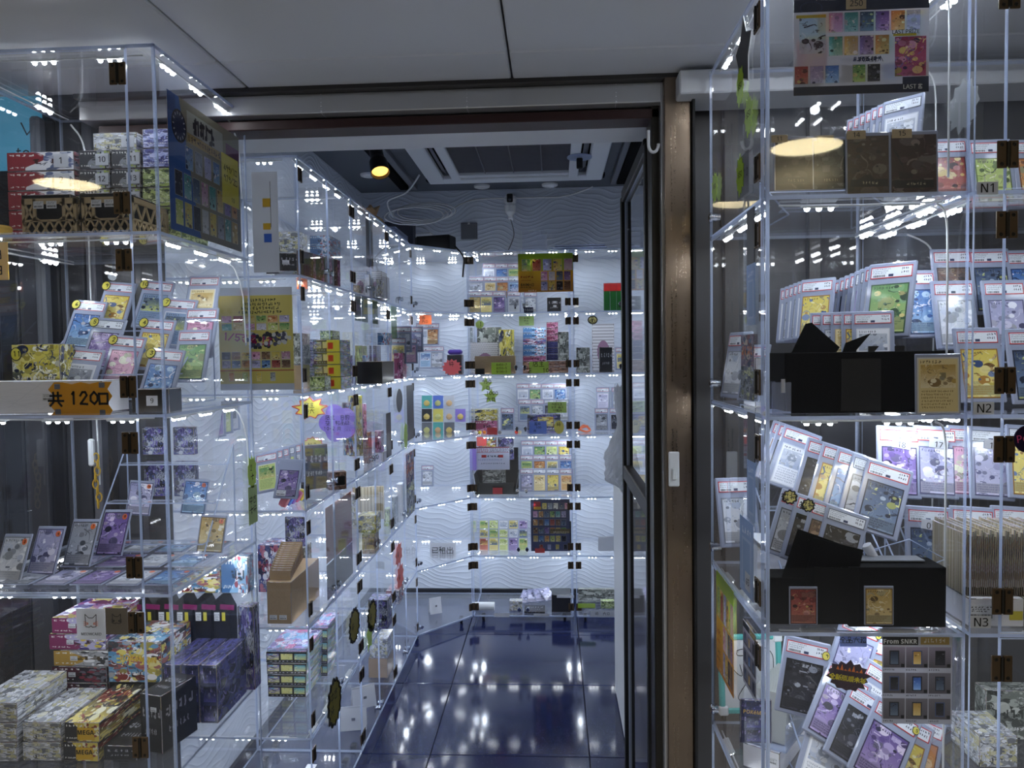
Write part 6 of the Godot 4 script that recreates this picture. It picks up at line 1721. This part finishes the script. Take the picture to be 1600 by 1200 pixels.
# ------------------------------------------------------------------ right cabinets
func build_right():
	var y: float = lvl[1]
	var o := poster("prize_poster", "white prize poster with dark blue bands and card pictures", 1240, -8, 1452, 150, 1.17, M.print_prize)
	type("LAST PRIZE", o, Vector3(0.066, 0.0185, 0.001), 0.0062, M.ink)
	type("LAST", o, Vector3(0.072, -0.064, 0.001), 0.007, M.white)
	ink(["賞"], o, Vector3(0.088, -0.064, 0.001), 0.008, M.white)
	ink(["海賊王女女抽 160口"], o, Vector3(-0.02, 0.074, 0.001), 0.0095, M.white)
	ink(["大獎封入"], o, Vector3(0.015, -0.021, 0.001), 0.009, M.ink)
	var tg := part("number_tag", bmesh(Vector3.ZERO, Vector3(0.03, 0.017, 0.001), M.beige, 0.0004), o, Vector3(-0.008, 0.063, 0.0014))
	type("250", tg, Vector3(0, 0, 0.001), 0.009, M.ink)
	for i in 4:
		o = sleeve("large sleeved card with number tab %s in the front row" % ["eleven", "thirteen", "fourteen", "fifteen"][i], "sleeved cards with number tabs", at([1240, 1296, 1357, 1427][i], 256, [1.176, 1.179, 1.174, 1.172][i]), lean(0, 2), [11, 9, 8, 7][i], [1, 3, 7, 5][i], "", [0.84, 0.82, 0.96, 1.0][i])
		var t := part("number_tab", bmesh(Vector3.ZERO, Vector3(0.03, 0.014, 0.001), M.beige, 0.0004), o, Vector3([-0.026, -0.008, -0.02, -0.018][i], 0.046, 0.003))
		type(["11", "13", "14", "15"][i], t, Vector3(0, 0, 0.0008), 0.008, M.ink)
	for i in 7: slab("clear card case edge in the fan behind the number tabs, %s from the left" % nth(i), "fanned cases behind the number tabs", at(1348 + i * 10, 226 - i * 4, 1.50 - i * 0.021), lean(-45, 12), 10, i, 0.9)
	riser("clear riser under the fanned cases on the top right shelf", 0.42, 0.60, 1.34, 1.52, y, y + 0.1, 2)
	# tags and sheets on the side pane
	for i in 3: side_sign("price_burst", "lime jagged tag on the side pane, %s from the top" % nth(i), 0.326, [1.30, 1.245, 1.30][i], [1.955, 1.89, 1.805][i], star(11, 0.5, 0.38, 0.052, 0.07, 0.1), M.lime, ["$50"], 0.014, -1.0, null, "lime jagged tags")
	side_sign("price_burst", "lime jagged tag at the far end of the side pane", 0.326, 1.50, 1.83, star(11, 0.5, 0.38, 0.055, 0.06, 0.1), M.lime, ["$50"], 0.012, -1.0)
	side_sign("price_note", "grey card reading 1510 on the side pane", 0.327, 1.285, 1.80, rect(0.075, 0.07), M.grey, ["/1510"], 0.02, -1.0)
	side_sign("dark_star", "dark star shaped sheet high on the side pane", 0.327, 1.28, 2.0, star(5, 0.5, 0.3, 0.11, 0.13), mat(Color(0.1, 0.11, 0.14), 0.4), [], 0.01, -1.0, M.white)
	side_poster("dark_card", "dark shop card with pale script under the top side shelf", 0.327, 1.215, 1.26, 1.645, 1.735, mat(Color(0.09, 0.1, 0.14), 0.4), -1.0)
	side_poster("photo_frame_print", "pale blue printed photo frame on the second side pane", 0.327, 1.213, 1.262, 1.545, 1.645, M.print_frame, -1.0)
	side_poster("collage_print", "colourful collage print on the second side pane", 0.327, 1.22, 1.30, 1.42, 1.53, M.print_collage, -1.0)
	side_poster("dark_card", "dark shop card with white letters on the third side pane", 0.327, 1.215, 1.26, 1.32, 1.40, mat(Color(0.09, 0.1, 0.14), 0.4), -1.0)
	side_poster("photo_frame_print", "pale blue printed photo frame on the third side pane", 0.327, 1.213, 1.262, 1.22, 1.32, M.print_frame, -1.0)
	o = side_poster("collage_print", "blue grey map print with a written tab on the third side pane", 0.327, 1.225, 1.31, 1.085, 1.215, M.print_frame, -1.0)
	ink(["65"], part("tab", bmesh(Vector3.ZERO, Vector3(0.03, 0.03, 0.0008), M.paper), o, Vector3(0.01, -0.04, 0.001)), Vector3(0, 0, 0.001), 0.016, M.ink)
	o = side_poster("yellow_poster", "narrow yellow and navy poster on the fourth side pane", 0.327, 1.36, 1.50, 0.86, 1.06, M.print_gold, -1.0)
	side_poster("price_sheet", "small price sheet with grey pictures on the fourth side pane", 0.327, 1.21, 1.29, 0.925, 1.035, M.print_resale, -1.0)
	# second shelf: the black tray and fans of cases
	y = lvl[2]
	o = thing("black_tray", "long black open box with two raised black flaps", "box", on(1352, y + 0.0006, 1.215) + Vector3(0, 0, -0.04))
	var w := 0.255
	var h := 0.098
	part("front_wall", bmesh(Vector3(0, h / 2, 0.045), Vector3(w, h, 0.003), M.matte_black, 0.001), o)
	part("rear_wall", bmesh(Vector3(0, h / 2, -0.045), Vector3(w, h, 0.003), M.matte_black, 0.001), o)
	for s in [-1, 1]: part("end_wall", bmesh(Vector3(s * w / 2, h / 2, 0), Vector3(0.003, h, 0.09), M.matte_black, 0.001), o)
	part("bottom", bmesh(Vector3(0, 0.002, 0), Vector3(w, 0.003, 0.09), M.matte_black), o)
	for k in 2:
		var g := G.new()
		g.prism(PackedVector2Array([[Vector2(-0.105, 0.09), Vector2(-0.032, 0.09), Vector2(-0.022, 0.106), Vector2(-0.068, 0.148), Vector2(-0.078, 0.146)], [Vector2(-0.02, 0.09), Vector2(0.046, 0.09), Vector2(0.032, 0.13), Vector2(-0.012, 0.113)]][k]), -0.001, 0.001)
		part("flap", g.mesh(M.matte_black), o, Vector3(0, 0, -0.01))
	part("divider", bmesh(Vector3(0.05, h + 0.003, 0.0), Vector3(0.058, 0.012, 0.002), M.black), o)
	part("black_card", bmesh(Vector3(-0.01, 0.045, 0.0475), Vector3(0.062, 0.084, 0.001), M.black), o)
	o = thing("clear_bin", "low clear bin with a white tab left of the black box", "bin", on(1221, y + 0.0006, 1.2) + Vector3(0, 0, -0.03))
	for s in [[0, 0.03], [0, -0.03]]: part("wall", bmesh(Vector3(0.0, 0.026, s[1]), Vector3(0.03, 0.05, 0.0025), M.film), o)
	part("bottom", bmesh(Vector3(0, 0.002, 0), Vector3(0.03, 0.003, 0.06), M.rim), o)
	part("tab", bmesh(Vector3(0.002, 0.045, 0.032), Vector3(0.006, 0.022, 0.001), M.paper), o)
	sleeve("gold framed trading card standing at the right end of the black box", "", at(1465, 600, 1.165), lean(0, 2), 14, 0, "", 0.93)
	for i in 6: slab("card case in the second shelf's left fan, %s from the left" % nth(i), "left fan of card cases on the second shelf", at(1240 + i * 7, 492 - i * 2, 1.53 - i * 0.02), lean(-48, 9), [10, 10, 10, 10, 10, 0][i], i, 0.86)
	for i in 10: slab("card case in the second shelf's large fan, %s from the left" % nth(i), "large fan of card cases on the second shelf", at(1312 + i * 8.6, 492 - i * 2.6, 1.51 - i * 0.0225), lean(-46, 14), [14, 5, 10, 15, 2, 10, 3, 10, 15, 2][i], i)
	for i in 5: slab("card case in the short row before the large fan, %s from the left" % nth(i), "short row of card cases", at(1296 + i * 17, 534, 1.31 - i * 0.012), lean(-20, 16), [0, 10, 14][i % 3], i, 0.8)
	slab("card case with red lettering at the left of the second shelf", "", Vector3(0.368, 1.475, -1.50), lean(-72, 10), 10, 1)
	slab("silver card case leaning near the side door lock", "", Vector3(0.37, 1.462, -1.38), lean(-66, 14), 5, 3, 0.8)
	riser("clear riser under the second shelf fans", 0.38, 0.60, 1.30, 1.52, y, y + 0.07, 2)
	carton("card_box", "white card box behind the collage print on the second shelf", "", 1180, 1215, 1.36, y, 0.09, 0.08, 24)
	# third shelf
	y = lvl[3]
	for i in 5: slab("card case with %s picture in the tilted rack, %s from the left" % [pal_names[[6, 0, 1, 5, 15][i]], nth(i)], "card cases in the tilted rack", at(1282 + i * 24, 744 + i * 9, 1.345 - i * 0.012), lean(-6, 22, -19), [6, 0, 1, 5, 15][i], [1, 3, 5, 7, 3][i], 0.96)
	for i in 4: slab("card case in the lower tilted rack, %s from the left" % nth(i), "card cases in the lower tilted rack", at(1240 + i * 24, 822 + i * 9, 1.262 - i * 0.01), lean(-6, 22, -19), [5, 6, 11, 6][i], 2 * i + 1, 0.86)
	for i in 3: slab("card case in the upper left group, %s from the left" % nth(i), "upper left card cases on the third shelf", at(1222 + i * 9, 710 + i * 4, 1.46 - i * 0.012), lean(-8, 14, -20), [11, 5, 10][i], i, 0.9)
	riser("clear slanted rack carrying the tilted card cases", 0.40, 0.585, 1.24, 1.48, y, y + 0.17, 3)
	for k in 2: note("price_burst", "yellow and black jagged sticker %s on the lower rack" % ["left", "right"][k], [1222, 1252][k], [765, 779][k], [1246, 1273][k], [788, 800][k], 1.235, M.lemon_paper, ["超特"], 0.013, "star9", M.ink)
	o = carton("card_box", "white card storage box with a barcode behind the black sheets", "", 1190, 1288, 1.33, y, 0.085, 0.1, 24)
	barcode(o, -0.2, 0.6, 0.02, 1)
	part("raised_lid", bmesh(Vector3.ZERO, Vector3(0.11, 0.002, 0.1), M.white, 0.0005), o, Vector3(0, 0.088, 0), Basis(Vector3.BACK, -0.08))
	o = thing("black_box", "wide black box right of the leaning black sheets", "box", on(1402, y + 0.0006, 1.185) + Vector3(0, 0, -0.03))
	part("carton", bmesh(Vector3(0, 0.048, 0), Vector3(0.15, 0.096, 0.06), M.matte_black, 0.001), o)
	part("lid_edge", bmesh(Vector3(-0.01, 0.099, -0.01), Vector3(0.13, 0.003, 0.03), M.grey, 0.001), o)
	o = thing("black_box", "low black box at the left end of the third shelf front", "box", on(1268, y + 0.0006, 1.19) + Vector3(0, 0, -0.03))
	part("carton", bmesh(Vector3(0, 0.038, 0), Vector3(0.126, 0.076, 0.05), M.matte_black, 0.001), o)
	var sheets := [[1268, 880, 0.075, 0.09, -20, 1.2], [1300, 895, 0.08, 0.095, -14, 1.19], [1306, 930, 0.07, 0.085, -3, 1.176]]
	for i in 3:
		o = thing("black_sheet", "black card sheet leaning over the black boxes, %s from the back" % nth(i), "card", at(sheets[i][0], sheets[i][1], sheets[i][5]), lean(0, 6, sheets[i][4]), "leaning black card sheets")
		part("sheet", bmesh(Vector3.ZERO, Vector3(sheets[i][2], sheets[i][3], 0.002), M.matte_black, 0.0005), o)
	sleeve("dark pink card with a white script label before the low black box", "", at(1255, 946, 1.168), lean(0, 1), 7, 1, "", 0.6)
	sleeve("orange edged card peeking out beside the wide black box", "", at(1373, 946, 1.172), lean(0, 1), 14, 1, "", 0.62)
	o = thing("plastic_cover", "clear folded plastic lid resting on the wide black box", "lid", at(1405, 868, 1.25))
	var g2 := G.new()
	g2.tube([Vector3(-0.075, 0.0, 0), Vector3(0.03, 0.02, -0.03), Vector3(0.075, -0.006, 0), Vector3(0.0, -0.022, 0.03), Vector3(-0.075, 0.0, 0)], 0.0012, 5)
	part("folded_edge", g2.mesh(M.rim), o)
	o = thing("rolled_film", "short roll of frosted film lying against the lid", "roll", at(1362, 866, 1.24), Basis(Vector3.BACK, 0.5))
	g2 = G.new()
	g2.lathe([Vector2(0, -0.018), Vector2(0.008, -0.018), Vector2(0.008, 0.018), Vector2(0, 0.018)], 12)
	part("body", g2.mesh(M.paper), o)
	slab("card case with a red strip behind the map print", "", at(1152, 800, 1.45), lean(8, 14), 10, 1)
	# fourth shelf
	y = lvl[4]
	o = thing("whiteboard", "small whiteboard in a pale teal frame with a marker drawing", "whiteboard", at(1172, 1052, 1.53), lean(4, 5))
	o.scale = Vector3(0.88, 0.96, 1)
	part("board", bmesh(Vector3.ZERO, Vector3(0.128, 0.15, 0.004), M.white, 0.001), o)
	for s in [-1, 1]:
		part("frame_bar", bmesh(Vector3(s * 0.068, 0, 0.001), Vector3(0.014, 0.17, 0.009), M.teal, 0.003), o)
		part("frame_bar", bmesh(Vector3(0, s * 0.078, 0.001), Vector3(0.13, 0.012, 0.009), M.teal, 0.003), o)
		for t in [-1, 1]: part("corner_cap", bmesh(Vector3(s * 0.066, t * 0.077, 0.002), Vector3(0.022, 0.02, 0.012), M.white, 0.003), o)
	g2 = G.new()
	for line in [[[-0.03, 0.05], [-0.015, 0.052], [-0.014, 0.04], [-0.03, 0.04], [-0.03, 0.05]], [[-0.05, 0.04], [-0.04, 0.01], [-0.02, -0.004], [-0.025, 0.02]], [[-0.01, -0.02], [-0.03, -0.05], [-0.01, -0.06], [0.01, -0.05], [0.02, -0.02], [0.045, -0.01], [0.04, 0.03]], [[0.02, 0.06], [0.05, 0.045], [0.055, 0.01], [0.05, -0.05]]]:
		var pts := []
		for p in line: pts.append(Vector3(p[0], p[1], 0.0025))
		var c := Curve3D.new()
		for i in pts.size():
			var tg2: Vector3 = (pts[min(i + 1, pts.size() - 1)] - pts[max(i - 1, 0)]) / 5.0
			c.add_point(pts[i], -tg2, tg2)
		g2.tube(Array(c.tessellate(3, 6)), 0.0008, 4)
	part("drawing", g2.mesh(M.ink), o)
	o = slab("card case with a yellow sticker 9 standing beside the whiteboard", "", at(1254, 1058, 1.33), lean(-8, 12, -10), 6, 1)
	disc(o, "9", 0.033, 0.046, 0.007)
	o = carton("storage_box", "white printed box under the long open card box", "", 1210, 1270, 1.355, y, 0.045, 0.19, 24, -35)
	barcode(o, 0.6, 0.6, 0.018, 2)
	y += 0.046
	o = thing("card_carton", "long open card box filled with silver edged cards", "box", on(1222, y + 0.0006, 1.455), yaw(-35))
	part("bottom", bmesh(Vector3(0, 0.002, 0), Vector3(0.078, 0.003, 0.2), M.rim), o)
	for s in [-1, 1]: part("end_wall", bmesh(Vector3(s * 0.039, 0.025, 0), Vector3(0.002, 0.05, 0.2), M.film), o)
	for i in 30:
		var c := thing("loose_card", "silver edged card in the long card box, %s from the front" % nth(i), "trading card", o.position + yaw(-35) * Vector3(0, 0.006, 0.082 - i * 0.0058), lean(-35, 12), "silver edged cards in the long box")
		part("card", shared("loose", func(): return bmesh(Vector3(0, 0.045, 0), Vector3(0.064, 0.09, 0.0022), mat(Color(0.74, 0.76, 0.76), 0.3), 0.0006)), c)
	y = lvl[4]
	o = carton_px("card_packet", "violet card packet lettered POKéMON before the silver edged cards", "", 1157, 1094, 1206, 1162, 1.345, 0.006, 8, 0, "card pack")
	type("POKéMON", o, Vector3(0, 0.058, 0.0042), 0.0072, M.yellow, Basis(Vector3.BACK, -0.1), true)
	o = thing("film_sign", "flame edged sign reading 全新原膜未拆 in yellow", "sign", at(1325, 1056, 1.17), Basis(Vector3.BACK, -0.16))
	g2 = G.new()
	g2.prism(star(14, 0.5, 0.4, 0.07, 0.05, 0.08), 0, 0.001)
	part("sheet", g2.mesh(mat(Color(0.2, 0.07, 0.16), 0.5)), o)
	g2 = G.new()
	for i in 7: g2.prism(PackedVector2Array([Vector2(-0.02 + i * 0.006, 0.008), Vector2(-0.015 + i * 0.006, 0.008), Vector2(-0.0185 + i * 0.0062, 0.014 + 0.004 * sin(i * 2.1))]), 0.001, 0.0014)
	part("flame", g2.mesh(mat(Color(0.9, 0.45, 0.08), 0.5)), o)
	ink(["全新原膜未拆"], o, Vector3(0, -0.004, 0.0018), 0.0092, mat(Color(0.95, 0.88, 0.15), 0.5), 0.15)
	o = note("film_sign", "blue and yellow sign cut by the shelf above the flame sign", 1312, 990, 1354, 1010, 1.164, M.sky, ["全品大超"], 0.01)
	var lay := [[1308, 1105, 1.29, 34, -34, 3, 1], [1343, 1140, 1.26, 34, -36, 6, 3], [1382, 1165, 1.23, 30, -36, 3, 5], [1332, 1022, 1.39, 14, -24, 12, 1], [1358, 1052, 1.385, 14, -20, 0, 5], [1366, 1100, 1.34, 24, -34, 10, 0], [1408, 1180, 1.255, 28, -30, 0, 3], [1290, 1180, 1.25, 40, -30, 10, 2], [1432, 1180, 1.30, 24, -24, 8, 1]]
	for i in lay.size():
		o = slab("card case tumbled on the right fourth shelf, %s picture, %s of the heap" % [pal_names[lay[i][5]], nth(i)], "tumbled card cases", at(lay[i][0], lay[i][1], lay[i][2]), lean(4, lay[i][3], lay[i][4]), lay[i][5], lay[i][6])
		if i in [1, 2, 3]: disc(o, ["7", "5", "2"][[1, 2, 3].find(i)], 0.033, 0.05, 0.006)
	o = poster("resale_poster", "grey price poster headed From SNKR with nine pictures", 1378, 993, 1488, 1130, 1.163, M.print_resale)
	type("From SNKR", o, Vector3(-0.0265, 0.0605, 0.0012), 0.0072, M.white, Basis.IDENTITY, true)
	riser("clear riser under the tumbled card cases", 0.44, 0.62, 1.2, 1.4, y, y + 0.1, 2)

func build_front_right():
	# cabinet at the far right: cases in stepped rows
	var y: float = lvl[1]
	var o: Node3D
	var rows := [
		[1, "top shelf", [[1482, 268, 1.47, 7], [1550, 270, 1.45, 13], [1618, 270, 1.45, 8]]],
		[2, "second shelf's rear row", [[1490, 440, 1.50, 11], [1548, 440, 1.50, 15], [1606, 442, 1.50, 1]]],
		[2, "second shelf's middle row", [[1432, 475, 1.46, 1], [1492, 492, 1.44, 10], [1572, 492, 1.42, 12], [1650, 492, 1.42, 3]]],
		[2, "second shelf's front row", [[1530, 570, 1.34, 0], [1612, 572, 1.33, 15]]],
		[3, "third shelf's upper row", [[1404, 722, 1.40, 3], [1462, 722, 1.40, 12], [1515, 722, 1.40, 4], [1548, 724, 1.39, 12], [1608, 722, 1.38, 0]]],
		[3, "third shelf's lower row", [[1450, 850, 1.35, 15], [1520, 850, 1.36, 4], [1585, 850, 1.36, 10]]]]
	for r in rows:
		for i in r[2].size():
			var e: Array = r[2][i]
			o = slab("%s picture card case, far right %s, %s from left" % [pal_names[e[3]], r[1], nth(i)], "card cases of the far right cabinet", at(e[0], e[1], e[2]), lean(0, 12, -4 if r[0] == 3 else 0), e[3], 1 + 2 * i if i % 2 else 3 + i)
			if r[1] == "third shelf's upper row" or (r[1] == "third shelf's lower row" and i == 0):
				var t := part("number_tag", bmesh(Vector3.ZERO, Vector3(0.034, 0.018, 0.001), M.paper, 0.0004), o, Vector3(0.004, 0.034, 0.0045), Basis(Vector3.BACK, -0.12))
				type(["18", "17", "16", "15", "14"][i] if r[1].contains("upper") else "01", t, Vector3(0, -0.002, 0.0008), 0.011, M.ink)
	riser("clear riser on the far right second shelf", 0.66, 1.0, 1.3, 1.54, lvl[2], lvl[2] + 0.16, 3)
	riser("clear riser on the far right third shelf", 0.50, 0.62, 1.3, 1.5, lvl[3], lvl[3] + 0.16, 2)
	riser("clear wide riser on the far right third shelf behind envelopes", 0.66, 1.0, 1.33, 1.5, lvl[3], lvl[3] + 0.16, 2)
	y = lvl[3] + 0.06
	o = carton("barcode_box", "pale box with a barcode under the envelopes", "", 1514, 1600, 1.19, lvl[3], 0.045, 0.12, 24)
	barcode(o, -0.55, 0.5, 0.04, 0)
	stick(o, "yellow_band", 0.7, 0.4, 0.02, 0.014, M.lemon_paper)
	carton("barcode_box", "grey box beneath the envelopes at the far right edge", "", 1601, 1690, 1.19, lvl[3], 0.045, 0.12, 17)
	for i in 44: carton("envelope", "cream card divider in the far right row, %s from the left" % nth(i), "cream card dividers", 1506 + i * 3.4, 1508.6 + i * 3.4, 1.2, lvl[3] + 0.0465, 0.1 + 0.006 * sin(i * 1.7), 0.1, 22, 0, "envelope", true)
	o = thing("round_sticker", "dark violet round sticker with pink script on the far right door", "sticker", at(1606, 686, 1.157))
	var g := G.new()
	g.lathe([Vector2(0, 0.0008), Vector2(0.021, 0.0008), Vector2(0.0212, 0)], 26, Transform3D(Basis(Vector3.RIGHT, PI / 2), Vector3.ZERO))
	part("disc", g.mesh(mat(Color(0.1, 0.05, 0.2), 0.4)), o)
	type("PoKé", o, Vector3(0, 0.002, 0.0012), 0.012, M.pink, Basis(Vector3.BACK, 0.15))
	o = sign_at("price_burst", "grey translucent jagged tag seen from behind on the top far right pane", star(11, 0.5, 0.4, 0.1, 0.09, 0.08), at(1505, 165, 1.3), yaw(90), mat(Color(0.4, 0.41, 0.42), 0.6))
	carton("card_box", "clear front card box on the far right fourth shelf", "", 1530, 1590, 1.4, lvl[4], 0.06, 0.1, 10)
	carton("card_box", "grey card box at the back of the far right fourth shelf", "", 1540, 1620, 1.5, lvl[4] + 0.001, 0.1, 0.04, 17)
